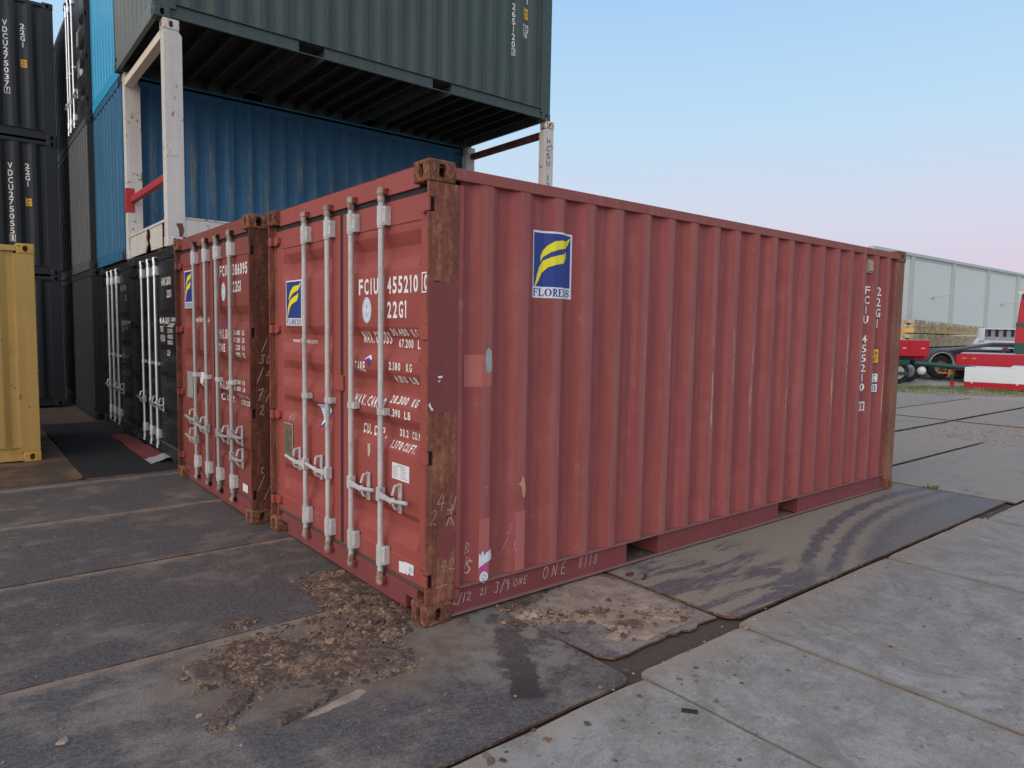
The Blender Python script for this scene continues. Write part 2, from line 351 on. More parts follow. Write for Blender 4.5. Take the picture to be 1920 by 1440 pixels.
# ------------------------------------------------------------------ corner castings
def stad(w_, h_, n=7):
    r = w_ / 2; pts = []
    for i in range(n): a = math.pi * i / (n - 1); pts.append((r * math.cos(a), (h_ / 2 - r) + r * math.sin(a)))
    for i in range(n): a = math.pi + math.pi * i / (n - 1); pts.append((r * math.cos(a), -(h_ / 2 - r) + r * math.sin(a)))
    return pts
def make_casting():
    def tmp(bm):
        me = bpy.data.meshes.new('c'); bmesh.ops.recalc_face_normals(bm, faces=bm.faces[:]); bm.to_mesh(me); bm.free()
        o = bpy.data.objects.new('c', me); COL.objects.link(o); return o
    bm = boxes((0, .178, 0, .162, 0, .118)); bmesh.ops.bevel(bm, geom=bm.edges[:], offset=.009, segments=3, affect='EDGES', profile=.5); base = tmp(bm)
    c = [boxes((.022, .156, .022, .140, .03, .088))]
    b = bmesh.new(); prism(b, [(.089 + x, .059 + y) for x, y in stad(.048, .078)], 1, -.05, .08); c.append(b)   # side hole (y face)
    b = bmesh.new(); prism(b, [(.081 + x, .059 + y) for x, y in stad(.044, .078)], 0, -.05, .08); c.append(b)   # end hole (x face)
    b = bmesh.new(); prism(b, [(.089 + y, .081 + x) for x, y in stad(.06, .11)], 2, -.05, .06); c.append(b)     # bottom hole
    cs = [tmp(x) for x in c]
    for x in cs:
        md = base.modifiers.new('b', 'BOOLEAN'); md.operation = 'DIFFERENCE'; md.solver = 'EXACT'; md.object = x
    dg = bpy.context.evaluated_depsgraph_get(); me = bpy.data.meshes.new_from_object(base.evaluated_get(dg))
    for x in cs + [base]: bpy.data.objects.remove(x)
    return me
CAST = make_casting(); CAST.name = 'corner_casting'
_cast = {}
L, W, H = 6.058, 2.438, 2.591
def casting_mesh(ix, iy, iz, H_=H):
    k = (ix, iy, iz, H_)
    if k not in _cast:
        bm = bmesh.new(); bm.from_mesh(CAST)
        for v in bm.verts:
            if ix: v.co.x = L - v.co.x
            if iy: v.co.y = W - v.co.y
            if iz: v.co.z = H_ - v.co.z
        bmesh.ops.recalc_face_normals(bm, faces=bm.faces[:])
        me = bpy.data.meshes.new('corner_casting'); bm.to_mesh(me); bm.free(); me.materials.append(M['rust_cast'])
        me.set_sharp_from_angle(angle=R(35))
        for p in me.polygons: p.use_smooth = True
        _cast[k] = me
    return _cast[k]

# ------------------------------------------------------------------ corrugated walls
E0, PT = .4467, .277
def trap(x):
    """0 on the outer flats, 1 on the inner flats, in the long side's rhythm"""
    t = (x - (E0 - .072)) % PT
    if t < .072: return 0.0
    if t < .140: return (t - .072) / .068
    if t < .209: return 1.0
    return 1 - (t - .209) / .068
def soft(x, r=.006): return sum(trap(x + r * k) for k in (-1, -.5, 0, .5, 1)) / 5
SIDE_X0, SIDE_X1 = .236, 5.852
def side_cuts():
    xs = {SIDE_X0, SIDE_X1}
    k = -1
    while True:
        e = E0 + PT * k
        if e - .08 > SIDE_X1: break
        for b in (e - .072, e, e + .068, e + .137):
            for d in (-.0065, 0, .0065): xs.add(round(b + d, 4))
        k += 1
    return sorted(x for x in xs if SIDE_X0 <= x <= SIDE_X1)
SC_X = side_cuts()
DENTS = [(3.62, 2.10, .10, .09, .020), (3.05, .52, .07, .06, .018), (3.58, .50, .08, .05, -.016), (3.95, .50, .05, .08, .018), (2.48, .36, .06, .06, .016), (2.9, .33, .05, .05, .012), (4.2, 1.3, .12, .4, .006), (1.9, .55, .05, .05, .01), (.70, .62, .05, .05, .008), (3.5, 1.3, .05, .25, .010), (3.2, 1.2, .06, .2, .008)]
def dent(x, z):
    d = .003 * noise.noise((x * 1.3, 0, z * 1.1)) + .0016 * noise.noise((x * 5, 3, z * 2.2))
    for (a, b, sx, sz, h) in DENTS: d += h * math.exp(-((x - a) / sx) ** 2 - ((z - b) / sz) ** 2)
    return d
def side_y(x, z, dents): return .010 + .036 * soft(x) + (dent(x, z) if dents else 0)
def side_wall(dents=False, flip=False, z0=.186, z1=2.50):
    bm = bmesh.new(); xs = SC_X
    nz = 46 if dents else 1
    zs = [z0 + (z1 - z0) * i / nz for i in range(nz + 1)]
    rows = []
    for z in zs: rows.append([bm.verts.new((x, (W - side_y(x, z, dents)) if flip else side_y(x, z, dents), z)) for x in xs])
    for a, b in zip(rows, rows[1:]):
        for i in range(len(xs) - 1):
            f = (a[i], a[i + 1], b[i + 1], b[i]); bm.faces.new(f[::-1] if flip else f)
    return bm
def end_wall(x0, z0=.186, z1=2.48):
    bm = bmesh.new(); ys = [.05]; y = .13
    while y < 2.3:
        ys += [y, y + .032, y + .108, y + .14]; y += .25
    ys.append(2.388)
    dep = {0: 0}
    def dx(v):
        t = (v - .13) % .25
        if v < .13 or v > 2.388 - .01: return 0
        return 0 if t > .1399 else (t / .032 if t < .032 else (1 if t < .1081 else 1 - (t - .108) / .032))
    pts = []
    for v in ys:
        d = dx(v); pts.append((v, d))
    A = [bm.verts.new((x0 + .046 * d, v, z0)) for v, d in pts]; B = [bm.verts.new((x0 + .046 * d, v, z1)) for v, d in pts]
    for i in range(len(pts) - 1): bm.faces.new((A[i + 1], A[i], B[i], B[i + 1]))
    return bm

# ------------------------------------------------------------------ doors
DX = .055
def door_depth(z, tr):
    for a, b, c, d in tr:      # top, inner top, inner bottom, bottom
        if d < z < a:
            if z > b: return (a - z) / (a - b)
            if z > c: return 1.0
            return (z - d) / (c - d)
    return 0.0
TR1 = [(2.240, 2.167, 2.096, 2.031), (1.684, 1.618, 1.548, 1.479), (1.412, 1.346, 1.278, 1.206), (1.135, 1.081, 1.000, .932), (.577, .531, .451, .372)]
TR2 = [(1.855, 1.775, 1.715, 1.64), (1.42, 1.35, 1.29, 1.215), (1.08, 1.02, .95, .88), (.62, .56, .49, .42)]
def door_mesh(y0, y1, ty0, ty1, tr, dp=.048):
    ys = [y0, y0 + .004, ty0, ty0 + .012, ty0 + .05, ty1 - .07, ty1 - .012, ty1, y1 - .004, y1]
    E = [0, 0, 0, 0, 1, 1, 0, 0, 0, 0]
    zs = {.187, 2.43}
    for a, b, c, d in tr:
        for v in (a, b, c, d):
            zs |= {v - .004, v + .004, v}
    zs |= {.30, .306, 2.284, 2.290}
    zs = sorted(zs)
    def dz(z): return sum(door_depth(z + .0045 * k, tr) for k in (-1, -.5, 0, .5, 1)) / 5
    bm = bmesh.new(); rows = []
    for z in zs:
        inset = .006 if .303 < z < 2.287 else 0.0
        row = []
        for j, y in enumerate(ys):
            ins = inset if 3 <= j <= 6 else 0
            row.append(bm.verts.new((DX + ins + dp * dz(z) * E[j], y, z)))
        rows.append(row)
    for a, b in zip(rows, rows[1:]):
        for i in range(len(ys) - 1): bm.faces.new((a[i + 1], a[i], b[i], b[i + 1]))
    # closed edges of the leaf
    for row_a, row_b in zip(rows, rows[1:]):
        for k, y in ((0, y0), (-1, y1)):
            p, q = row_a[k], row_b[k]; r_, s_ = bm.verts.new((DX + .05, y, p.co.z)), bm.verts.new((DX + .05, y, q.co.z)); bm.faces.new((p, r_, s_, q))
    return bm
def door_surf(tr, ty, dp=.048):
    def dz(z): return sum(door_depth(z + .0045 * k, tr) for k in (-1, -.5, 0, .5, 1)) / 5
    def f(u, v, eps):
        y = -u; e = 0.0
        for a, b in ty:
            if a + .012 < y < b - .012: e = max(e, min(1, (y - a - .012) / .038, (b - .012 - y) / .058))
        ins = .006 if (.303 < v < 2.287 and any(a < y < b for a, b in ty)) else 0
        return (DX + ins + dp * dz(v) * e - eps, y, v)
    vb = sorted({round(z + d, 4) for q in tr for z in q for d in (-.004, 0, .004)})
    return Surf(f, ub=[-y for a, b in ty for y in (a + .012, a + .05, b - .07, b - .012)], vb=vb)

def lock_bar(root, y, side, m=None, mr=None, handle=True, hz=(.655,), detail=True, low=.125, bar=None, cam_m=None):
    """side -1: handle swings towards -y, +1 towards +y"""
    m = m or M['galv']; bx = .018
    bm = bmesh.new(); tube(bm, (bx, y, low), (bx, y, 2.485), .0175, 18)
    b = obj('lock_bar', bm, m, root, smooth=40)
    for z0, z1 in ((.217, .331), (2.289, 2.403)):
        bm = bmesh.new(); tube(bm, (bx, y, z0), (bx, y, z1), .026, 18); tube(bm, (bx, y, z0 - .014), (bx, y, z0), .024, 18); tube(bm, (bx, y, z1), (bx, y, z1 + .008), .022, 18)
        box(bm, .014, .0545, y - .056, y - .018, z0, z1 - .002)
        for zz in (z0 + .018, z1 - .022): tube(bm, (.006, y - .043, zz), (.0141, y - .043, zz), .006, 8)
        obj('bracket', bm, mr or m, b, smooth=40, bevel=.004 if detail else 0)
    bm = bmesh.new(); tube(bm, (bx, y, 1.150), (bx, y, 1.190), .0235, 18); box(bm, .012, .0545, y - .055, y - .01, 1.150, 1.189)
    obj('guide', bm, mr or m, b, smooth=40)
    for zc, s in ((2.462, 1), (.140, -1)):
        bm = bmesh.new(); tube(bm, (bx, y, zc - s * .03), (bx, y, zc + s * .012), .022, 14); tube(bm, (bx, y, zc + s * .012), (bx, y, zc + s * .035), .027, 14)
        prism(bm, [(bx - .024, y - .012), (bx + .03, y - .030), (bx + .034, y + .02), (bx - .012, y + .026)], 2, min(zc + s * .032, zc + s * .052), max(zc + s * .032, zc + s * .052))
        obj('cam', bm, cam_m or M['galv_rust'], b, smooth=40)
        bm = boxes((.026, .0435, y - .042, y + .034, zc + s * .028, zc + s * .04), (.010, .0435, y - .042, y - .030, zc + s * .028 - .02, zc + s * .028 + .02), (.012, .0435, y + .022, y + .034, zc + s * .028 - .02, zc + s * .028 + .02))
        obj('cam_keeper', bm, M['red_sill'] if mr is None else M['dark_door'], b, bevel=.003)
    if handle:
        for h in hz:
            s = side
            bm = bmesh.new()
            box(bm, -.004, .040, y - .022, y + .022, h - .042, h + .042)
            prism(bm, [(y + s * .02, h - .022), (y + s * .10, h - .018), (y + s * .17, h - .026), (y + s * .20, h + .0), (y + s * .20, h + .018), (y + s * .15, h + .006), (y + s * .02, h + .022)], 0, -.006, .008)
            tube(bm, (.001, y + s * .17, h - .008), (.001, y + s * .345, h + .012), .0125, 10)
            obj('handle', bm, m, b, smooth=40, bevel=.003 if detail else 0)
            bm = bmesh.new()
            for (p, q) in (((.05, y + s * .185, h - .075), (.050, y + s * .185, h + .085)), ((.050, y + s * .185, h + .085), (.012, y + s * .190, h + .085)), ((.012, y + s * .190, h + .085), (.000, y + s * .18, h + .03)), ((.012, y + s * .19, h - .05), (.05, y + s * .185, h - .07)), ((.0, y + s * .19, h - .02), (.012, y + s * .19, h - .05))): tube(bm, p, q, .009, 8)
            box(bm, .047, .0545, y + s * .185 - .02, y + s * .185 + .02, h - .085, h + .095)
            obj('handle_hook', bm, mr or m, b, smooth=50)
    return b

def container(name, label, cat, loc, P, end='plain', group=None, dents=False, tr=TR1, red=False, cross=False, pockets=True, bars=None, hingez=(2.35, 1.653, .96, .256), lite=False):
    """P: side, end, rail, post, cast, door, sill materials"""
    r = thing(name, label, cat, loc, 0, group)
    for ix in (0, 1):
        for iy in (0, 1):
            for iz in (0, 1):
                link('corner_casting', casting_mesh(ix, iy, iz), P['cast'], r)
    # posts
    for iy in (0, 1):
        Y = (lambda a, b: (a, b)) if iy == 0 else (lambda a, b: (W - b, W - a))
        bm = bmesh.new(); seg = [.1185]
        if end == 'door':
            for z in sorted(hingez): seg += [z - .040, z + .040]
        seg.append(H - .1185)
        box(bm, .050, .206, *Y(.007, .060), .1185, H - .1185); obj('post_flange', boxes((.2062, SIDE_X0, *Y(.008, .050), .1185, H - .1185)), P['side'], r)
        for a, b in zip(seg[::2], seg[1::2]): box(bm, .006, .0499, *Y(.007, .026), a, b)
        obj('corner_post', bm, P['post'], r, bevel=.004)
        bm = boxes((SIDE_X1, L - .006, *Y(.007, .06), .1185, H - .1185)); box(bm, L - .05, L - .006, *Y(.0601, .13), .1185, H - .1185)
        obj('corner_post', bm, P.get('post2', P['post']), r, bevel=.004)
    # rails
    for iy in (0, 1):
        Y = (lambda a, b: (a, b)) if iy == 0 else (lambda a, b: (W - b, W - a))
        obj('top_rail', boxes((.1785, L - .1785, *Y(.006, .062), 2.500, 2.565)), P['rail'], r, bevel=.004)
        bm = bmesh.new(); obj('rail_ledge', boxes((.2062, L - .1785, *Y(.008, .090), .174, .184)), P.get('ledge', P['sill']), r, bevel=.002); obj('rail_lip', boxes((.1785, L - .1785, *Y(.008, .0335), .018, .030)), P.get('ledge', P['sill']), r, bevel=.002)
        xs = [.1785, 1.713, 2.062, 3.745, 4.082, L - .1785] if pockets else [.1785, L - .1785]
        for a, b in zip(xs[::2], xs[1::2]): box(bm, a, b, *Y(.034, .040), .018, .1739)
        if pockets and iy == 0:
            for a, b in ((1.713, 2.062), (3.745, 4.082)):
                box(bm, a - .006, a - .0005, .0405, W - .0405, .02, .173); box(bm, b + .0005, b + .006, .0405, W - .0405, .02, .173)
        o = obj('bottom_rail', bm, P['sill'], r, bevel=.0015)
    w0 = obj('side_wall', side_wall(dents), P['side'], r, smooth=60)
    obj('side_wall', side_wall(False, True), P['side'], r, smooth=60)
    obj('roof', boxes((.06, L - .04, .03, W - .03, 2.555, 2.5645)), P['rail'], r)
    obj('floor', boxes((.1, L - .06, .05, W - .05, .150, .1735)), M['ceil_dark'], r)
    if cross:
        x = .32
        while x < L - .2:
            if not any(a - .03 < x < b + .0 for a, b in ((1.713, 2.062), (3.745, 4.082))):
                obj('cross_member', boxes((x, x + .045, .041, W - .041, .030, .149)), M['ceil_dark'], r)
            x += .283
    # far end
    fw = end_wall(.0); 
    for v in fw.verts: v.co.x = L - .012 - v.co.x
    obj('end_wall', fw, P['end'], r)
    obj('end_rail', boxes((L - .05, L - .008, .1625, W - .1625, 2.481, 2.58)), P['rail'], r); obj('end_rail', boxes((L - .05, L - .008, .1625, W - .1625, .02, .184)), P['rail'], r)
    if end == 'plain':
        obj('end_wall', end_wall(.012), P['end'], r)
        obj('end_rail', boxes((.006, .06, .1625, W - .1625, 2.481, 2.585)), P['end'], r, bevel=.004)
        obj('end_rail', boxes((.006, .06, .1625, W - .1625, .012, .1855)), P['end'], r, bevel=.004)
        return r
    # door end
    obj('door_header', boxes((.044, .11, .1625, W - .1625, 2.464, 2.583)), P['door'], r, bevel=.004)
    obj('roof_lip', boxes((.05, .12, .1625, W - .1625, 2.5835, 2.590)), M['rust_dark'], r)
    obj('door_sill', boxes((.044, .11, .29, W - .29, .012, .160), (.044, .11, .1625, .2899, .095, .160), (.044, .11, W - .2899, W - .1625, .095, .160)), P['sill'], r, bevel=.004)
    g = bmesh.new(); box(g, DX + .004, DX + .05, .062, W - .062, 2.4305, 2.4635); box(g, DX + .004, DX + .05, 1.155, 1.200, .1905, 2.43); box(g, DX + .004, DX + .05, W - .062, W - .052, .19, 2.43); box(g, DX + .004, DX + .05, .052, .062, .19, 2.43)
    obj('door_seal', g, M['rubber'], r, bevel=.004)
    obj('threshold', boxes((DX + .002, DX + .05, .062, W - .062, .1605, .1865)), M['rubber_dusty'], r)
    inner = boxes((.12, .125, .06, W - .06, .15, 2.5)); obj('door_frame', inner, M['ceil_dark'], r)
    for (a, b, ta, tb) in ((.0625, 1.154, .158, 1.042), (1.201, W - .0625, 1.326, 2.262)):
        obj('door', door_mesh(a, b, ta, tb, tr), P['door'], r, smooth=16)
    if red: obj('door_block', boxes((.040, .0545, 1.135, 1.278, 1.246, 1.352)), P['door'], r, bevel=.004)
    for iy in (0, 1):
        for z in hingez:
            bm = bmesh.new()
            s = 1 if iy == 0 else -1; Yf = lambda y: y if iy == 0 else W - y
            a, b = sorted((Yf(.062), Yf(.145))); 
            prism(bm, [(Yf(.050), z - .036), (Yf(.115), z - .036), (Yf(.150), z - .018), (Yf(.150), z + .026), (Yf(.138), z + .034), (Yf(.050), z + .036)], 0, .030, .0545)
            a, b = sorted((Yf(.010), Yf(.070))); box(bm, .005, .021, a, b, z - .035, z + .035); a, b = sorted((Yf(.055), Yf(.075))); box(bm, .0215, .031, a, b, z - .03, z + .03)
            a, b = sorted((Yf(.0265), Yf(.030))); slot = boxes((.0215, .0495, a, b, z - .039, z + .039))
            hg = obj('hinge', bm, P['hinge'] if 'hinge' in P else P['door'], r, bevel=.003)
            obj('hinge_slot', slot, M['ceil_dark'], hg)
    return r

def pal(side, end=None, rail=None, post=None, cast=None, door=None, sill=None, hinge=None, post2=None):
    side = M[side]; g = lambda k, d: M[k] if k else d
    e = g(end, side)
    return {'side': side, 'end': e, 'rail': g(rail, side), 'post': g(post, side), 'cast': g(cast, side), 'door': g(door, e), 'sill': g(sill, side), 'hinge': g(hinge, g(door, e)), 'post2': g(post2, g(post, side))}

def boxed(bmtext, u0, u1, v0, v1, t):
    return join(bmtext, bm_poly([rect(u0, u1, v0, v0 + t), rect(u0, u1, v1 - t, v1), rect(u0, u0 + t, v0 + t, v1 - t), rect(u1 - t, u1, v0 + t, v1 - t)]))
def col_text(s, uc, ztop, zbot, wd, gap=.22, bold=.012, last_boxed=False, narrow=.72):
    n = len(s); ph = (ztop - zbot) / n; bms = []
    for i, ch in enumerate(s):
        if ch == ' ': continue
        z1 = ztop - ph * i; z0 = z1 - ph * (1 - gap); ww = wd * (.22 if ch in '1I' else 1)
        if last_boxed and i == n - 1:
            bms.append(boxed(fit_text(ch, uc - wd * .24, uc + wd * .24, z0 + ph * .06, z1 - ph * .04, bold), uc - wd * .62, uc + wd * .62, z0 - ph * .05, z1 + ph * .06, wd * .11))
        else: bms.append(fit_text(ch, uc - ww / 2, uc + ww / 2, z0, z1, bold))
    return join(*bms)
def sticker(root, surf, u0, v0, su, sv):
    """lessor's sign: white card, blue field, two yellow swooshes and the name"""
    T = lambda p: (u0 + (p[0] - .770) / .338 * su, v0 + (p[1] - 1.882) / .411 * sv)
    k = [0]
    decal('sign_card', bm_poly([rect(u0, u0 + su, v0, v0 + sv)]), surf, M['sticker'], root, .0022)
    q0, q1 = T((.783, 1.951)), T((1.094, 2.281)); decal('sign_field', bm_poly([rect(q0[0], q1[0], q0[1], q1[1])]), surf, M['blue_st'], root, .0030)
    decal('sign_emblem', bm_poly([[T(p) for p in SW1], [T(p) for p in SW2]]), surf, M['yellow_st'], root, .0038)
    q0, q1 = T((.781, 1.893)), T((1.098, 1.941)); decal('lettering', serif_word(q0[0], q1[0], q0[1], q1[1]), surf, M['blue_st'], root, .0030)

# ------------------------------------------------------------------ THE MAIN RED CONTAINER
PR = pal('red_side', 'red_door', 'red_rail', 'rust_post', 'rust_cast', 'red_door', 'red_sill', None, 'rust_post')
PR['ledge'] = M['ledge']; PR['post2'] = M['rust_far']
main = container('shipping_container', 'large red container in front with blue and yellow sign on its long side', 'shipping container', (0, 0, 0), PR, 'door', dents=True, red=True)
for y, s in ((.560, -1), (.965, -1), (1.328, 1), (1.728, 1)): lock_bar(main, y, s)
SIDE = Surf(lambda u, v, e: (u, side_y(u, v, True) - e, v), ub=SC_X, vb=[.186 + (2.50 - .186) * i / 46 for i in range(47)])
RAIL = Surf(lambda u, v, e: (u, .034 - e, v)); POST = Surf(lambda u, v, e: (u, .007 - e, v))
DOOR = door_surf(TR1, [(.158, 1.042), (1.326, 2.262)])
sticker(main, SIDE, .770, 1.882, .338, .411)
sticker(main, DOOR, -2.192, 1.683, .315, .349)
def narrow(st, u0, u1, v0, v1, bold=.028):
    """condensed block lettering: every character in a narrow box of its own"""
    adv = [.42 if c in '. ' else (.62 if c in '1I' else 1.0) for c in st]; tot = sum(adv) - .27; p = (u1 - u0) / tot; x = u0; out = []
    for c, a in zip(st, adv):
        if c == '.': out.append(bm_poly([rect(x, x + p * .24, v0, v0 + (v1 - v0) * .20)]))
        elif c in '1I': out.append(bm_poly([rect(x + p * .08, x + p * .26, v0, v1)] + ([[(x - p * .06, v0 + (v1 - v0) * .72), (x + p * .08, v0 + (v1 - v0) * .80), (x + p * .08, v1), (x + p * .02, v1)]] if c == '1' else [])))
        elif c != ' ': out.append(fit_text(c, x, x + p * .73, v0, v1, bold))
        x += p * a
    return join(*out)
D = lambda s, y0, y1, z0, z1, sl=0.0: narrow(s, -y0, -y1, z0, z1)
letters = [D('FCIU', .933, .672, 1.887, 1.988), D('455210', .556, .200, 1.885, 1.986), boxed(D('0', .125, .085, 1.893, 1.982), -.150, -.066, 1.880, 1.994, .008), D('22G1', .556, .322, 1.739, 1.840),
           D('MAX. GROSS', .952, .575, 1.580, 1.655), D('30.480', .545, .345, 1.632, 1.676), D('KG', .300, .226, 1.628, 1.674), D('67.200', .493, .325, 1.562, 1.613), D('LB', .275, .209, 1.559, 1.610),
           D('TARE', .990, .850, 1.395, 1.460), D('2.180', .535, .395, 1.425, 1.474), D('KG', .325, .262, 1.424, 1.472), D('4.810', .506, .365, 1.350, 1.394), D('LB', .318, .238, 1.352, 1.394),
           D('MAX. CARGO', .992, .590, 1.176, 1.243), D('28.300', .545, .345, 1.222, 1.268), D('KG', .290, .226, 1.220, 1.264), D('62.390', .568, .395, 1.142, 1.190), D('LB', .345, .275, 1.142, 1.188),
           D('CU. CAP.', .955, .640, .985, 1.050), D('33.2', .477, .375, 1.020, 1.066), D('CU.M.', .330, .222, 1.020, 1.066), D('1.170', .536, .410, .945, .990), D('CU.FT.', .385, .250, .945, .990)]
decal('lettering', join(*letters), DOOR, M['white'], main, .0024)
decal('lettering', fit_text('www.florens.com', -2.170, -1.700, 1.552, 1.590, .012), DOOR, M['white'], main, .0024)
ell = lambda cu, cv, a, b, n=28: [(cu + a * math.cos(2 * math.pi * i / n), cv + b * math.sin(2 * math.pi * i / n)) for i in range(n)]
def ring(cu, cv, a, b, t, n=28):
    o, i_ = ell(cu, cv, a, b, n), ell(cu, cv, a - t, b - t, n); return [[o[k], o[(k + 1) % n], i_[(k + 1) % n], i_[k]] for k in range(n)]
def round_seal(root, surf, u, v, a, b):
    decal('round_plate', bm_poly([ell(u, v, a, b)]), surf, M['sticker'], root, .0022)
    decal('plate_print', bm_poly(ring(u, v, a * .93, b * .93, .006) + ring(u, v, a * .66, b * .66, .004) + stroke([(u, v - b * .45), (u, v + b * .45)], .006) + stroke([(u - a * .35, v - b * .2), (u, v - b * .48), (u + a * .35, v - b * .2)], .006) + stroke([(u - a * .2, v + b * .22), (u + a * .2, v + b * .22)], .005) + ring(u, v + b * .38, .012, .012, .004, 10)), surf, M['seal_blue'], root, .0030)
round_seal(main, DOOR, -.823, 1.790, .062, .082)
decal('label', bm_poly([[(-.850, 1.477), (-.800, 1.426), (-.756, 1.482), (-.800, 1.508)]]), DOOR, M['sticker'], main, .0024)
decal('label', bm_poly([[(-.850, 1.470), (-.800, 1.424), (-.764, 1.474), (-.800, 1.490)]]), DOOR, M['purple'], main, .0034, 'purple diamond sticker')
decal('label', bm_poly([rect(-.489, -.284, .765, .864)]), DOOR, M['sticker'], main, .0022, 'white printed data sticker')
decal('label_print', bm_poly([rect(-.43, -.34, .849, .855)] + [rect(-.480, -.480 + random.uniform(.05, .085), .840 - .0105 * i, .8435 - .0105 * i) for i in range(7)] + [rect(-.385, -.385 + random.uniform(.05, .09), .840 - .0105 * i, .8435 - .0105 * i) for i in range(7)]), DOOR, M['galv_dull'], main, .0030)
decal('label', bm_poly([[(-.389, .273), (-.33, .279), (-.325, .285), (-.218, .290), (-.220, .226), (-.262, .222), (-.266, .232), (-.275, .228), (-.28, .214), (-.300, .213), (-.305, .228), (-.31, .212), (-.389, .204)]]), DOOR, M['sticker'], main, .0022, 'torn white sticker')
decal('label_print', bm_poly([rect(-.268, -.254, .238, .270)] + ring(-.238, .254, .014, .016, .005, 12)), DOOR, M['seal_blue'], main, .0030)
decal('label', bm_poly([[(-.812, .93), (-.775, .935), (-.772, .885), (-.79, .845), (-.806, .855)]]), DOOR, M['chalk_hi'], main, .0022)
# data plate, triangle warning sign on the left leaf
pl = obj('data_plate', boxes((.052, .0575, 2.060, 2.245, .632, .910)), M['galv_dull'], main, bevel=.002)
obj('plate_sheet', boxes((.0505, .0518, 2.068, 2.237, .640, .902)), plain('plate_brown', (.15, .125, .085), .6), pl)
decal('plate_print', bm_poly(ring(-2.105, .835, .014, .014, .005, 12) + ring(-2.165, .835, .014, .014, .005, 12) + [rect(-2.20, -2.12 + random.uniform(-.03, .03), .80 - .018 * i, .804 - .018 * i) for i in range(7)]), Surf(lambda u, v, e: (.0502 - e, -u, v)), M['ink'], pl, .001)
decal('label', bm_poly([[(-1.682, 1.114), (-1.38, 1.134), (-1.572, .933), (-1.60, 1.01)]]), DOOR, M['blue_st'], main, .0024)
decal('label', bm_poly([[(-1.664, 1.108), (-1.40, 1.126), (-1.572, .955), (-1.592, 1.02)]]), DOOR, M['sticker'], main, .0032, 'triangular warning sticker')
decal('label_print', bm_poly([rect(-1.632 + .012 * i, -1.44 - .01 * i, 1.092 - .018 * i, 1.097 - .018 * i) for i in range(5)]), DOOR, M['seal_blue'], main, .0040)
decal('chalk_mark', hand('4/11', -2.18, .935, .05, .005, .6), DOOR, M['chalk_hi'], main, .0026)
# container number on the long side
decal('lettering', col_text('FCIU 455210 0', 5.272, 2.185, .895, .082, .2, .008, True), SIDE, M['white'], main, .0026)
decal('lettering', col_text('22G1', 5.545, 2.190, 1.745, .080, .2, .008), SIDE, M['white'], main, .0026)
def hi_label(root, surf, u0, u1, v0, v1, m=None):
    decal('label', bm_poly([rect(u0, u1, v0, v1)]), surf, M['ink'], root, .0022)
    decal('label', bm_poly([rect(u0 + .008, u1 - .008, v0 + .008, v1 - .008)]), surf, m or M['amber'], root, .0030, 'amber height sticker')
    mv = (v0 + v1) / 2
    decal('label_print', join(fit_text('2.6m', u0 + .018, u1 - .018, mv + .008, v1 - .02, .01), fit_text("8'6\"", u0 + .018, u1 - .018, v0 + .02, mv - .008, .01)), surf, M['ink'], root, .0038)
hi_label(main, SIDE, 5.490, 5.600, 1.392, 1.552)
decal('label', bm_poly([rect(5.495, 5.605, 1.190, 1.292), rect(5.495, 5.605, 1.085, 1.182)]), SIDE, M['ink'], main, .0022)
decal('label', bm_poly([rect(5.502, 5.598, 1.197, 1.285), rect(5.502, 5.598, 1.092, 1.175)]), SIDE, M['sticker'], main, .0030)
decal('label_print', join(fit_text('C', 5.522, 5.575, 1.208, 1.274, .01), fit_text('33', 5.512, 5.585, 1.102, 1.165, .01)), SIDE, M['ink'], main, .0038)
# vent cover
bm = boxes((5.215, 5.315, .020, .050, 2.318, 2.452)); box(bm, 5.190, 5.34, .044, .052, 2.29, 2.30); box(bm, 5.225, 5.305, .004, .0195, 2.335, 2.435)
obj('vent', bm, plain('vent_cream', (.36, .31, .22), .7), main, bevel=.006)
# paint patches, scars and chalk
for q in (rect(.374, .456, .190, .562), rect(.652, .731, .190, .563)): decal('paint_patch', bm_poly([q]), SIDE, M['patch_light'], main, .0012)
decal('paint_patch', bm_poly([rect(.276, .457, 1.348, 1.534)]), SIDE, M['patch_light'], main, .0012)
decal('scar', bm_poly([[(.405, 1.555), (.425, 1.575), (.447, 1.555), (.455, 1.47), (.452, 1.44), (.43, 1.425), (.408, 1.44), (.402, 1.50)]]), SIDE, M['galv_dull'], main, .0022)
decal('paint_patch', bm_poly([[(.008, 1.222), (.03, 1.214), (.07, 1.220), (.11, 1.212), (.15, 1.219), (.19, 1.213), (.205, 1.216), (.205, 1.925), (.18, 1.931), (.14, 1.928), (.10, 1.938), (.06, 1.934), (.03, 1.941), (.008, 1.937)]]), POST, M['primer'], main, .0012)
decal('paint_patch', bm_poly([[(.075, .43), (.13, .36), (.19, .42), (.205, .50), (.185, .55), (.15, .575), (.11, .56), (.07, .50)]]), POST, M['primer'], main, .0012)
for q in ([(.07, 1.418), (.1, 1.42), (.105, 1.41), (.08, 1.405)], [(.07, 1.39), (.085, 1.385), (.09, 1.395)], [(.012, 1.26), (.035, 1.225), (.045, 1.235), (.03, 1.25), (.022, 1.275)]): decal('scar', bm_poly([q]), POST, M['sticker'], main, .002)
decal('scar', bm_poly([[(.665, .735), (.69, .72), (.71, .64), (.725, .65), (.73, .70), (.715, .76), (.70, .79), (.69, .75)]]), SIDE, plain('scar_pink', (.55, .27, .19), .8), main, .002)
decal('label', bm_poly([[(.374, .352), (.386, .35), (.388, .33), (.396, .364), (.408, .362), (.41, .335), (.43, .352), (.472, .366), (.470, .335), (.478, .332), (.476, .300), (.43, .292), (.374, .268)]]), SIDE, M['sticker'], main, .0024, 'torn white sticker')
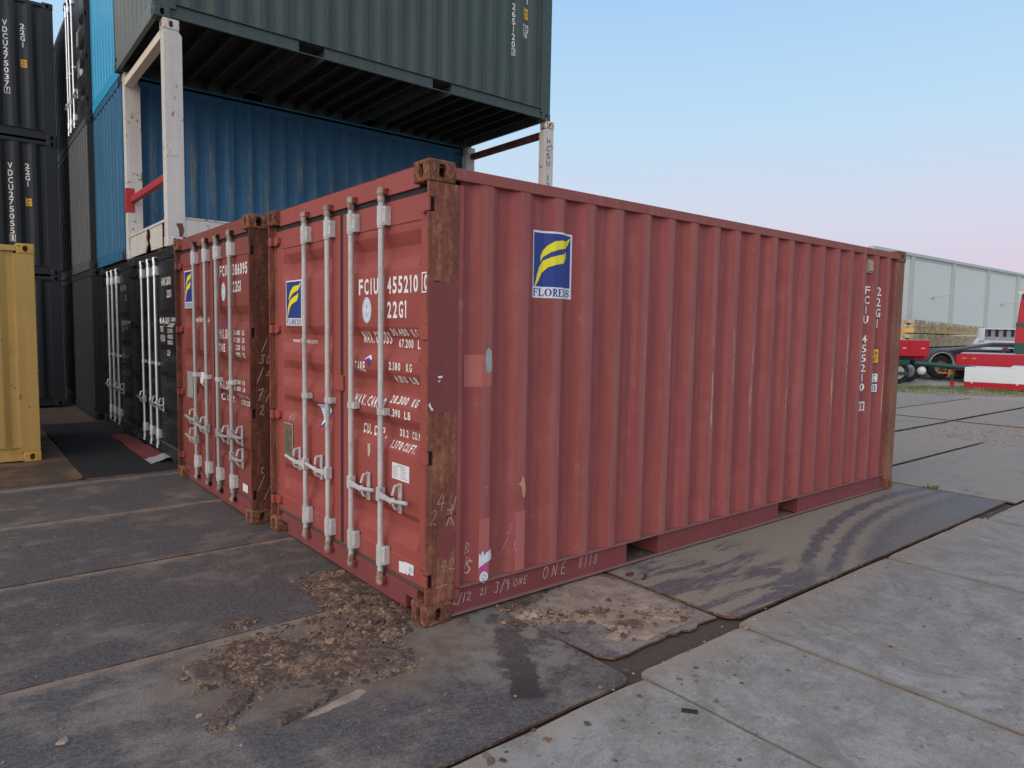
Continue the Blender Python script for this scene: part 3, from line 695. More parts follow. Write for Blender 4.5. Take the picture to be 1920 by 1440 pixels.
decal('label', bm_poly([ell(.411, .252, .030, .030, 20)]), SIDE, M['magenta'], main, .0026, 'magenta round sticker')
decal('label', bm_poly([ell(.411, .205, .032, .034, 20)]), SIDE, M['sticker'], main, .0034, 'white round sticker')
decal('label_print', bm_poly(ring(.411, .205, .016, .017, .004, 14) + stroke([(.40, .24), (.425, .262)], .004)), SIDE, M['galv_dull'], main, .0042)
for q in (hand('2/12', .20, .075, .055, .004, .62), hand('21', .40, .085, .045, .004, .62), hand('3/9', .51, .075, .065, .005, .62), hand('ONE', .66, .082, .05, .004, .8), hand('ONE', .90, .075, .08, .004, 1.0), hand('8118', 1.22, .080, .075, .004, .65)): decal('chalk_mark', q, RAIL, M['chalk_hi'], main, .002)
for q in (hand('BR', .285, .36, .07, .004, .02, -1.3), hand('S', .29, .24, .08, .010, .1), hand('2C', .60, .43, .06, .0025, .7), hand('/C', .56, .32, .08, .003, .9), hand('3', .40, .70, .05, .003)): decal('chalk_mark', q, SIDE, M['chalk'], main, .0026)
for q in (hand('4', .07, .66, .09, .005, .75), hand('k', .12, .56, .12, .006, .75), hand('1', .17, .66, .07, .006), hand('2', .02, .58, .09, .003), hand('42', .10, .30, .07, .004, .8), bm_poly(stroke([(.07, .215), (.10, .22), (.15, .222)], .004))): decal('chalk_mark', q, POST, M['chalk'], main, .002)
decal('lettering', hand('2', -1.60, .25, .06, .004), DOOR, M['chalk'], main, .0026)

# ------------------------------------------------------------------ SECOND RED CONTAINER
P2 = pal('red_old', 'red_old', 'red_old', 'rust_post', 'rust_cast', 'red_old', 'red_sill')
P2['post'] = M['rust_dark']; P2['post2'] = M['rust_dark']
second = container('shipping_container', 'older red container with brown rusty corner post, left of the front one', 'shipping container', (-.095, 2.600, 0), P2, 'door', tr=TR2, hingez=(2.30, 1.62, .94, .245))
for y, s in ((.560, -1), (.965, -1), (1.328, 1), (1.728, 1)): lock_bar(second, y, s, hz=(.70, .50) if y in (.560, 1.728) else (.66,), m=M['galv_dull'], mr=M['galv_rust'] if False else M['galv'])
DOOR2 = door_surf(TR2, [(.158, 1.042), (1.326, 2.262)])
sticker(second, DOOR2, -2.245, 1.850, .30, .395)
letters = [D('FCIU', .985, .72, 2.125, 2.225), D('386095', .605, .215, 2.118, 2.220), boxed(D('3', .150, .105, 2.125, 2.215), -.175, -.085, 2.11, 2.23, .008), D('22G1', .605, .38, 1.972, 2.070), D('MAX. GROSS', 1.01, .64, 1.550, 1.640), D('TARE', 1.03, .86, 1.430, 1.505),
           D('30.480', .60, .43, 1.590, 1.635), D('KG', .37, .31, 1.59, 1.635), D('67.200', .60, .43, 1.525, 1.570), D('LB', .37, .31, 1.525, 1.570), D('2.220', .57, .43, 1.46, 1.505), D('KG', .37, .31, 1.46, 1.505), D('4.890', .57, .43, 1.395, 1.44), D('LB', .37, .31, 1.395, 1.44),
           D('MAX. CARGO', 1.02, .64, 1.080, 1.160), D('CU. CAP.', 1.02, .74, .965, 1.04), D('28.260', .60, .43, 1.155, 1.195), D('KG', .37, .31, 1.155, 1.195), D('62.300', .60, .43, 1.095, 1.135), D('LB', .37, .31, 1.095, 1.135), D('33.2', .57, .45, 1.03, 1.07), D('CU.M.', .40, .28, 1.03, 1.07), D('1.170', .57, .45, .965, 1.01), D('CU.FT.', .42, .28, .965, 1.01)]
decal('lettering', join(*letters), DOOR2, M['white'], second, .0024)
decal('lettering', fit_text('www.florens.com', -2.11, -1.40, 1.705, 1.765, .012), DOOR2, M['white'], second, .0024)
round_seal(second, DOOR2, -.885, 1.985, .062, .085)
decal('label', bm_poly([[(-.96, 1.73), (-.90, 1.70), (-.86, 1.66), (-.88, 1.62)]]), DOOR2, M['purple'], second, .003)
decal('label', bm_poly([[(-1.74, 1.19), (-1.52, 1.20), (-1.66, 1.00)]]), DOOR2, M['sticker'], second, .003)
decal('label', bm_poly([rect(-.38, -.25, .215, .285)]), DOOR2, M['sticker'], second, .003)
obj('data_plate', boxes((.050, .0565, 1.96, 2.17, .90, 1.18)), M['galv_dull'], second, bevel=.002)
POST2 = Surf(lambda u, v, e: (u, .007 - e, v))
decal('chalk_mark', join(hand('30', .08, 1.36, .075, .005, .7), hand('/4', .05, 1.22, .10, .005, .8), hand('7/', .05, 1.05, .10, .005, .7), hand('2', .07, .93, .08, .005), hand('/', .09, 1.47, .09, .005), hand('C', .08, .43, .05, .004), hand('/', .05, .30, .10, .004), hand('/', .10, .22, .12, .004)), POST2, M['chalk_hi'], second, .002)

# ------------------------------------------------------------------ STACKED CONTAINERS
PD = pal('dark_side', 'dark_door', 'dark_side', 'dark_side', 'dark_side', 'dark_door', 'dark_side')
PG = pal('green_side', 'green_end_glare', 'green_side', 'green_side', 'green_side')
PB = pal('blue_side', 'blue_end', 'blue_end', 'blue_end', 'dark_side')
PS = pal('sky_end', 'sky_end')
PE = pal('dark_side', 'dark_end')
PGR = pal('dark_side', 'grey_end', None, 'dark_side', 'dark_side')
DOORD = door_surf(TR2, [(.158, 1.042), (1.326, 2.262)])
GB = dict(m=M['galv_shiny'], mr=M['galv_shiny'], cam_m=M['galv_shiny'])
blackA = container('shipping_container', 'black container with shiny lock bars and HANU lettering, under the white flat rack', 'shipping container', (0, 5.42, 0), PD, 'door', tr=TR2)
for y, s in ((1.08, -1), (1.44, -1), (1.85, 1)): lock_bar(blackA, y, s, **GB)
decal('lettering', join(D('HANU', .90, .70, 2.15, 2.25), D('2600', .66, .44, 2.15, 2.25), D('22G1', .64, .42, 2.00, 2.09), D('MAX GROSS', 1.04, .74, 1.68, 1.76), D('TARE', 1.02, .86, 1.58, 1.65), D('PAYLOAD', 1.0, .78, 1.46, 1.54), D('30.480 KG', .66, .40, 1.71, 1.76), D('67.200 LB', .66, .40, 1.64, 1.69), D('2.170 KG', .64, .40, 1.57, 1.62), D('4.780 LB', .64, .40, 1.50, 1.55), D('28.310 KG', .64, .40, 1.43, 1.48), D('CU.CAP', .90, .74, 1.28, 1.36)), DOORD, M['white'], blackA, .003)
blackB = container('shipping_container', 'black container with shiny lock bars at ground level, below the faded blue one', 'shipping container', (0, 7.95, 0), PD, 'door', tr=TR2)
for y, s in ((1.12, -1), (1.50, -1), (1.86, 1)): lock_bar(blackB, y, s, **GB)
decal('lettering', join(D('HANU', 1.04, .84, 2.17, 2.26), D('24', .78, .64, 2.17, 2.26), D('22', .72, .6, 2.02, 2.10), D('MAX GROSS', 1.04, .8, 1.64, 1.72), D('TARE', 1.02, .86, 1.54, 1.61), D('30.480', .74, .56, 1.66, 1.71), D('2.170', .74, .56, 1.58, 1.63), D('PAYLOAD', 1.0, .8, 1.14, 1.22), D('CU CAP', 1.0, .8, 1.02, 1.10), D('28.310', .70, .52, 1.16, 1.20), D('33.2', .70, .55, 1.06, 1.10)), DOORD, M['galv_dull'], blackB, .003)
blue = container('shipping_container', 'faded blue container whose scuffed long side shows through the flat rack', 'shipping container', (-.02, 8.165, H), PB, 'plain')
sky = container('shipping_container', 'bright sky blue container on top of the faded blue one', 'shipping container', (-.02, 8.165, 2 * H), PS, 'plain')
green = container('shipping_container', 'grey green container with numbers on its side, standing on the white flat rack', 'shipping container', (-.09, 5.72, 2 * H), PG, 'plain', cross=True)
GS = Surf(lambda u, v, e: (u, side_y(u, v, False) - e, v), ub=SC_X)
O = lambda z: z - 2 * H
gx = .09
decal('lettering', col_text('VDCU 2651203', 5.172 + gx, O(6.895) + .113 * 5, O(6.06), .066, .16, .012, True), GS, M['white'], green, .003)
decal('lettering', col_text('22G1', 5.447 + gx, O(7.40), O(6.925), .066, .14, .006), GS, M['white'], green, .003)
hi_label(green, GS, 5.345 + gx, 5.470 + gx, O(6.685), O(6.875))
decal('lettering', boxed(fit_text('C', 5.405 + gx, 5.455 + gx, O(6.52), O(6.585), .012), 5.345 + gx, 5.475 + gx, O(6.49), O(6.61), .012), GS, M['white'], green, .003)
decal('lettering', fit_text('70', 5.355 + gx, 5.455 + gx, O(6.405), O(6.475), .012), GS, M['white'], green, .003)
c1 = container('shipping_container', 'dark container at ground level left of the two black door ends', 'shipping container', (-.10, 10.66, 0), PE, 'plain')
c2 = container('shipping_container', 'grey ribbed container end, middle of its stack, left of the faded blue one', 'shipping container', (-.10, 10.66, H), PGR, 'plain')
c3 = container('shipping_container', 'dark container with gleaming lock bars beside the sky blue one', 'shipping container', (-.10, 10.66, 2 * H), PD, 'door', tr=TR2)
for y, s in ((1.50, -1), (1.95, 1), (2.25, 1)): lock_bar(c3, y, s, **GB)
decal('label', bm_poly([rect(-1.25, -1.02, 1.45, 1.72), rect(-1.2, -.98, .9, 1.2)]), DOORD, M['galv_dull'], c3, .003)
names = ['lowest', 'middle', 'topmost']
for k in range(3):
    container('shipping_container', 'dark container glimpsed in the narrow gap, %s of the far stack' % names[k], 'shipping container', (-.02, 13.22, k * H), PE, 'plain')
for k in range(3):
    lab = ['dark container at ground level behind the yellow one, below the VDCU pair', 'dark container numbered VDCU 275055, middle of the stack at the left edge', 'dark container numbered VDCU 275037, topmost at the left edge'][k]
    e = container('shipping_container', lab, 'shipping container', (-.255 - L, 13.2, k * H), PD, 'plain')
    ES = Surf(lambda u, v, ep: (u, side_y(u, v, False) - ep, v), ub=SC_X); ox = .255 + L
    if k:
        dz = 0 if k == 2 else -.02
        decal('lettering', col_text('VDCU275037' + '7' if k == 2 else 'VDCU275055' + '1', -1.02 + ox, 7.29 + dz - 2 * H, 5.94 + dz * 8 - 2 * H, .072, .16, .022, True), ES, M['white'], e, .003)
        decal('lettering', col_text('22G1', -.75 + ox, 7.29 - 2 * H, 6.84 - 2 * H, .072, .16, .022), ES, M['white'], e, .003)
        hi_label(e, ES, -.80 + ox, -.69 + ox, 6.48 - 2 * H, 6.64 - 2 * H)
PY = pal('yellow', 'yellow', 'yellow', 'yellow', 'yellow_cast', None, 'yellow')
yel = container('shipping_container', 'scuffed yellow container cut by the left edge of the photo', 'shipping container', (-1.205 - L, 6.80, 0), PY, 'plain')

# ------------------------------------------------------------------ WHITE FLAT RACK
RK = thing('flat_rack', 'white flat rack with rust stained posts, between black and grey green containers', 'flat rack container', (0, 5.72, H))
Wc = M['rack_white']
for ix in (0, 1):
    for iy in (0, 1):
        for iz in (0, 1): link('corner_casting', casting_mesh(ix, iy, iz), M['rack_worn'], RK)
for ix in (0, 1):
    for iy in (0, 1):
        X = (lambda a, b: (a, b)) if ix == 0 else (lambda a, b: (L - b, L - a)); Y = (lambda a, b: (a, b)) if iy == 0 else (lambda a, b: (W - b, W - a))
        bm = bmesh.new(); xa, xb = X(.004, .205); 
        pr = [(xa, .119), (xb, .119), (xb, 2.42), (xb - .04, 2.472), (xa, 2.472)] if ix == 0 else [(xa, .119), (xb, .119), (xb, 2.472), (xa + .04, 2.472), (xa, 2.42)]
        ya, yb = Y(.006, .15)
        prism(bm, pr, 1, ya, yb)
        obj('post', bm, Wc, RK, bevel=.006)
obj('end_beam', boxes((.006, .11, .1625, W - .1625, 2.40, 2.50)), M['rack_beam'], RK, bevel=.005)
obj('end_beam', boxes((L - .11, L - .006, .1625, W - .1625, 2.37, 2.47)), M['rust_dark'], RK, bevel=.005)
bm = boxes((.2055, L - .2055, .012, .024, .03, .335), (.2055, L - .2055, W - .024, W - .012, .03, .335), (.2055, L - .2055, .006, .06, .012, .029), (.2055, L - .2055, W - .06, W - .006, .012, .029))
obj('side_beam', bm, Wc, RK, bevel=.003)
obj('deck', boxes((.14, L - .14, .004, W - .004, .336, .352)), M['rack_worn'], RK)
bm = boxes((.03, .045, .40, .98, .02, .300), (.03, .045, 1.30, W - .18, .02, .300), (.02, .12, .1625, W - .1625, .301, .3355))
obj('end_plate', bm, Wc, RK, bevel=.004)
bm = bmesh.new()
prism(bm, [(.98, .30), (1.04, .30), (1.00, .21), (1.05, .15), (.985, .06), (.98, .02)], 0, .028, .04); prism(bm, [(1.30, .3), (1.22, .3), (1.26, .2), (1.19, .12), (1.27, .05), (1.30, .02)], 0, .028, .04)
obj('end_plate', bm, M['rack_worn'], RK)
obj('end_frame', boxes((.16, .17, .16, W - .16, .02, .33)), M['rust_dark'], RK)
obj('cross_bar', boxes((.045, .115, .151, W - .151, .80, .885)), M['bar_red'], RK, bevel=.004)
obj('mounting_plate', boxes((-.004, .10, W - .156, W - .1505, .66, 1.0), (-.004, .0035, W - .15, W - .02, .66, 1.0)), M['bar_red'], RK)
HS = Surf(lambda u, v, e: (u, .006 - e, v))
decal('lettering', col_text('HCSU 1207', 5.94, 2.31, 1.22, .075, .25, .0), HS, M['ink'], RK, .003)
decal('scar', bm_poly([[(.10, .27), (.17, .28), (.19, .20), (.175, .14), (.16, .10), (.135, .13), (.13, .2)]]), HS, M['rust_post'], RK, .003)
for q in ([(.12, 1.86), (.14, 1.88), (.15, 1.84), (.13, 1.82)], [(.10, 1.70), (.12, 1.69), (.125, 1.73), (.11, 1.74)], [(.05, 1.05), (.14, 1.055), (.14, 1.045), (.05, 1.042)]): decal('scar', bm_poly([q]), HS, M['galv_dull'], RK, .003)

# ------------------------------------------------------------------ GROUND
def ground_mat():
    m, t, b = principled('yard_dirt')
    pos = t.n('ShaderNodeNewGeometry').outputs['Position']
    a = t.noise(pos, .35, 6, .6); f = t.noise(pos, 24, 5, .7); g = t.noise(pos, 3, 5, .6)
    near = t.mix(f, (.045, .033, .027), (.12, .085, .065))
    grav = t.mix(f, (.19, .175, .155), (.42, .40, .37)); veg = t.mix(f, (.07, .085, .03), (.20, .20, .11))
    far = t.mix(t.ss(t.math('ADD', t.math('MULTIPLY', a, .7), t.math('MULTIPLY', g, .3)), .50, .56), grav, veg)
    s = t.n('ShaderNodeSeparateXYZ', {0: pos})
    put(t, b, 'Base Color', t.mix(t.ss(s.outputs[0], 7, 9), near, far)); b.inputs['Roughness'].default_value = .95
    put(t, b, 'Normal', t.n('ShaderNodeBump', {'Strength': .6, 'Distance': .02, 'Height': f}).outputs[0])
    return m
g = bmesh.new(); g.faces.new([g.verts.new(p) for p in ((-300, -300, -.030), (500, -300, -.030), (500, 500, -.030), (-300, 500, -.030))])
tag(obj('ground', g, ground_mat()), kind='structure')

def steel_mat(name, dust=.45, smear=False, base=(.088, .080, .084), dustc=(.27, .215, .175), seam=False, arcs=False, brown=0.0, rough=.62):
    m, t, b = principled(name)
    pos = t.n('ShaderNodeNewGeometry').outputs['Position']; s = t.n('ShaderNodeSeparateXYZ', {0: pos})
    n1 = t.noise(pos, 1.7, 6, .62, .4); n2 = t.noise(pos, 9, 6, .65); n3 = t.noise(pos, 90, 4, .7); sp = t.noise(pos, 55, 2, .5)
    st = t.noise(t.scale(pos, (1.2, 6, 1), rot=(0, 0, R(12))), 1.3, 6, .62, .8)
    c = t.mix(n2, tuple(x * .72 for x in base), tuple(x * 1.35 for x in base))
    c = t.mix(t.ss(n3, .42, .62, 0, .7), c, tuple(x * 2.0 for x in base)); c = t.mix(t.ss(t.noise(pos, 38, 5, .75), .56, .40, 0, .6), c, tuple(x * .5 for x in base))
    if brown: c = t.mix(t.ss(n1, .42, .66, 0, brown), c, (.19, .105, .065))
    d = t.math('ADD', t.math('MULTIPLY', n1, .6), t.math('MULTIPLY', n2, .25)); d = t.math('ADD', d, t.math('MULTIPLY', st, .25))
    dm = t.ss(d, .70 - dust * .38, .86 - dust * .38, 0, .80)
    dm = t.math('MULTIPLY', dm, t.ss(n3, .3, .6, .45, 1.0))
    if arcs:
        q = t.math('SUBTRACT', 5.5, s.outputs[0]); gg = t.math('ADD', s.outputs[1], t.math('MULTIPLY', t.math('MULTIPLY', q, q), .08))
        rag = t.math('ADD', t.math('MULTIPLY', t.math('SUBTRACT', t.noise(pos, 6, 6, .7), .5), .20), t.math('MULTIPLY', t.math('SUBTRACT', t.noise(pos, 26, 4, .7), .5), .10))
        gg = t.math('DIVIDE', t.math('ADD', t.math('ADD', gg, rag), 1.0), 1.4)
        rr = t.ramp(gg, [(.0, (.25,) * 3), (.20, (.35,) * 3), (.30, (.08,) * 3), (.385, (.85,) * 3), (.41, (.75,) * 3), (.435, (.08,) * 3), (.475, (.06,) * 3), (.50, (.9,) * 3), (.555, (.9,) * 3), (.572, (.06,) * 3), (.625, (.05,) * 3), (.65, (.95,) * 3), (1, (.9,) * 3)])
        ar = t.n('ShaderNodeRGBToBW', {0: rr}).outputs[0]
        lo = t.noise(t.scale(pos, (1.0, 5.5, 1), rot=(0, 0, R(-14))), 1.2, 7, .68, .6)
        left = t.ss(lo, .46, .54, .1, .95)
        dm = t.math('ADD', t.math('MULTIPLY', ar, t.ss(s.outputs[0], 2.5, 3.0)), t.math('MULTIPLY', left, t.ss(s.outputs[0], 3.0, 2.5)))
        dm = t.math('MULTIPLY', dm, t.ss(n3, .1, .6, .75, 1.0)); dm = t.math('MULTIPLY', dm, t.ss(s.outputs[0], 6.6, 5.0, .45, .92))
    if seam:
        ph = t.math('FRACT', t.math('DIVIDE', t.math('SUBTRACT', s.outputs[1], .555), 1.555))
        rg = t.math('ADD', t.math('MULTIPLY', t.math('SUBTRACT', t.noise(pos, 2.2, 6, .75), .5), .20), t.math('MULTIPLY', t.math('SUBTRACT', t.noise(pos, 22, 4, .75), .5), .08))
        sm = t.math('MULTIPLY', t.ss(t.math('ADD', ph, rg), .91, .98, 0, .95), t.ss(s.outputs[1], -.1, .1))
        sm = t.math('MULTIPLY', sm, t.ss(n2, .3, .6, .35, 1))
        smv = sm
    if smear:
        px, py = t.math('SUBTRACT', s.outputs[0], .37), t.math('SUBTRACT', s.outputs[1], -.26)
        u = t.math('MULTIPLY', t.math('ADD', t.math('MULTIPLY', px, -.365 / .735), t.math('MULTIPLY', py, -.638 / .735)), 1.0)
        v = t.math('ADD', t.math('MULTIPLY', px, .638 / .735), t.math('MULTIPLY', py, -.365 / .735))
        vv = t.math('ADD', t.math('ABSOLUTE', v), t.math('MULTIPLY', t.math('SUBTRACT', t.noise(pos, 9, 7, .75), .5), .22))
        inside = t.math('MULTIPLY', t.ss(vv, .095, .065), t.math('MULTIPLY', t.ss(u, -.04, .04), t.ss(u, .80, .74)))
        dm = t.math('MULTIPLY', dm, t.math('SUBTRACT', 1.0, t.math('MULTIPLY', inside, .9)))
        c = t.mix(t.math('MULTIPLY', inside, t.ss(u, .2, .75, .25, .8)), c, (.035, .028, .028))
        hx, hy = t.math('DIVIDE', t.math('ADD', s.outputs[0], .48), .95), t.math('DIVIDE', t.math('SUBTRACT', s.outputs[1], .12), .75)
        hd = t.math('ADD', t.math('ADD', t.math('MULTIPLY', hx, hx), t.math('MULTIPLY', hy, hy)), t.math('MULTIPLY', t.math('SUBTRACT', t.noise(pos, 5, 7, .72), .5), 1.5))
        halo = t.ss(hd, 1.0, .45, 0, .8)
        near = t.ss(t.math('ADD', t.math('MULTIPLY', px, px), t.math('MULTIPLY', py, py)), .75, .05)
        dm = t.math('MAXIMUM', dm, t.math('MULTIPLY', t.math('MULTIPLY', near, t.ss(n2, .42, .55)), t.math('SUBTRACT', .7, t.math('MULTIPLY', inside, .7))))
        halo_v = t.math('MULTIPLY', halo, t.ss(n3, .2, .6, .4, 1.0))
    c = t.mix(dm, c, t.mix(n3, tuple(x * .62 for x in dustc), tuple(x * 1.32 for x in dustc)))
    if smear: c = t.mix(halo_v, c, t.mix(n2, (.10, .072, .055), (.25, .18, .13)))
    if seam: c = t.mix(smv, c, t.mix(n3, (.15, .115, .092), (.32, .25, .205)))
    c = t.mix(t.math('MULTIPLY', t.ss(sp, .70, .76), .6), c, (.40, .36, .32))
    put(t, b, 'Base Color', c); b.inputs['Roughness'].default_value = rough; b.inputs['Specular IOR Level'].default_value = .35
    put(t, b, 'Roughness', t.ss(dm, 0, 1, rough, .95))
    put(t, b, 'Normal', t.n('ShaderNodeBump', {'Strength': .35, 'Distance': .012, 'Height': t.math('ADD', t.math('MULTIPLY', n2, .8), t.math('MULTIPLY', n3, .35))}).outputs[0])
    return m
S_left = steel_mat('steel_plate_dark', .44, seam=True, base=(.076, .069, .068), dustc=(.205, .180, .160), brown=.22)
S_near = steel_mat('steel_plate_near', .52, smear=True, seam=True, base=(.082, .075, .074), dustc=(.235, .21, .185), brown=.22)
S_M = steel_mat('steel_plate_tyre', arcs=True, base=(.095, .086, .094), dustc=(.285, .24, .185))
S_Q = steel_mat('steel_plate_broken', .62, base=(.105, .095, .098), dustc=(.30, .24, .20))
S_far = steel_mat('steel_plate_far', .95, base=(.17, .155, .15), dustc=(.37, .305, .245), rough=.9, brown=.7)
S_brown = steel_mat('steel_plate_brown', .30, base=(.062, .048, .038), dustc=(.20, .14, .10), brown=.9)
S_mat = steel_mat('rubber_mat_material', .12, base=(.014, .014, .016), dustc=(.055, .048, .045), rough=.85)
S_edge = rusty('plate_edge_rust', (.05, .026, .018), (.12, .066, .042), (.25, .165, .115), zst=(5, 5, 5))

def plate(pts, ztop, m, label, th=.014, warp=.003, group='steel road plates', cat='road plate', name='steel_plate', res=.45):
    """a slightly bowed plate with a rusty rim"""
    bm = bmesh.new(); vs = [bm.verts.new((x, y, 0)) for x, y in pts]; bm.faces.new(vs)
    xs = [p[0] for p in pts]; ys = [p[1] for p in pts]
    for ax, lo, hi in ((0, min(xs), max(xs)), (1, min(ys), max(ys))):
        n = max(1, int((hi - lo) / res))
        for i in range(1, n):
            c = lo + (hi - lo) * i / n
            bmesh.ops.bisect_plane(bm, geom=bm.verts[:] + bm.edges[:] + bm.faces[:], dist=1e-6, plane_co=(c, 0, 0) if ax == 0 else (0, c, 0), plane_no=(1, 0, 0) if ax == 0 else (0, 1, 0))
    for v in bm.verts: v.co.z = ztop + warp * noise.noise((v.co.x * .7, v.co.y * .7, ztop * 50 + len(pts)))
    top = bm.faces[:]
    ex = bmesh.ops.extrude_face_region(bm, geom=top)
    lowv = [e for e in ex['geom'] if isinstance(e, bmesh.types.BMVert)]
    for v in lowv: v.co.z -= th
    bmesh.ops.recalc_face_normals(bm, faces=bm.faces[:])
    for f in bm.faces:
        if abs(f.normal.z) < .5: f.material_index = 1
    o = obj(name, bm, m); o.data.materials.append(S_edge)
    return tag(o, label, cat, group)
def rr(x0, x1, y0, y1, r=.0, corners=(0, 0, 0, 0), jag=0.0):
    """rectangle, corners (x0y0, x1y0, x1y1, x0y1) optionally rounded; jag roughens the y0 edge"""
    P = []
    for k, (cx, cy, sx, sy, a0) in enumerate(((x0, y0, 1, 1, 180), (x1, y0, -1, 1, 270), (x1, y1, -1, -1, 0), (x0, y1, 1, -1, 90))):
        if corners[k]:
            for i in range(6): a = R(a0 + 90 * i / 5); P.append((cx + sx * r + r * math.cos(a), cy + sy * r + r * math.sin(a)))
        else: P.append((cx, cy))
        if k == 0 and jag:
            n = 26
            for i in range(1, n): u = i / n; P.append((x0 + (x1 - x0) * u, y0 + jag * (noise.noise((u * 9, x0, 3)) + .5 * noise.noise((u * 31, x0, 8)))))
    return P
plate(rr(-4.6, .505, -1.085, .548, .07, (0, 1, 0, 0), .008), .000, S_near, 'dark steel plate in the foreground under the heap of dried mud')
plate(rr(-4.6, .52, .562, 2.095, .04, (0, 0, 0, 0), .006), -.002, S_left, 'dark steel plate just beyond the muddy one, left of the front red container')
plate(rr(-4.6, .9, 2.112, 3.665, .04, (0, 0, 0, 0), .006), .001, S_left, 'dark steel plate in front of the second red container')
plate(rr(-4.6, .9, 3.682, 5.335, .04, (0, 0, 0, 0), .006), -.001, S_left, 'steel plate reaching the yellow container and the black rubber mat')
plate(rr(-4.6, -.95, 5.352, 8.20, .10, (0, 1, 0, 0)), .006, S_brown, 'brown rusty steel plate beneath the yellow container')
plate(rr(-4.6, -.95, 8.22, 13.0), .002, S_brown, 'steel plate in the dark gap behind the yellow container')
plate(rr(-.93, .02, 5.36, 10.3, .05, (0, 0, 0, 0), .01), .004, S_mat, 'black rubber mat on the ground before the black container doors', group=None, cat='mat', name='rubber_mat')
plate(rr(.06, 6, 5.36, 13, .05), -.004, S_brown, 'steel plate under the stacked containers')
# broken plate: worn through, ragged at its outer edge
qp = [(.515, 1.4), (.515, -.30), (.53, -.62), (.548, -.80), (.60, -.872), (.70, -.885), (.85, -.868), (.98, -.875), (1.06, -.862), (1.10, -.885), (1.17, -.872), (1.20, -.905), (1.27, -.90), (1.31, -.872), (1.40, -.885), (1.478, -.89), (1.485, -.60), (1.485, 1.4)]
plate(qp[::-1], -.006, S_Q, 'worn sandy steel plate with a ragged outer edge between two others', th=.012, res=.2)
mp = rr(1.50, 6.355, -.985, 1.5, .12, (1, 0, 0, 0))
plate(mp, .006, S_M, 'long steel plate with curved tyre marks beside the front red container', th=.016)
S_far2 = steel_mat('steel_plate_far_grey', .80, base=(.185, .172, .16), dustc=(.33, .285, .235), rough=.95, brown=.35)
plate(rr(6.40, 10.86, -1.06, .545), .002, S_far2, 'grey steel plate just past the far end of the front red container')
plate(rr(6.40, 10.86, .60, 1.98), .006, S_far, 'steel plate past the red container, second from the concrete')
plate(rr(10.93, 13.63, -1.06, 1.93), -.006, S_far, 'steel plate beyond the second dark seam, right of the red container')
plate(rr(10.93, 13.63, 2.01, 4.6), .002, S_far2, 'far steel plate half hidden by the red container edge')
plate(rr(13.73, 20.2, 2.02, 3.60), .006, S_far, 'long thin looking steel plate in front of the grass')
plate(rr(13.73, 20.2, .2, 1.93), .000, S_far2, 'long steel plate next to the gravelly concrete near the grass')
plate(rr(13.73, 20.2, 3.69, 6.5), .000, S_far2, 'farthest steel plate, touching the grass strip')

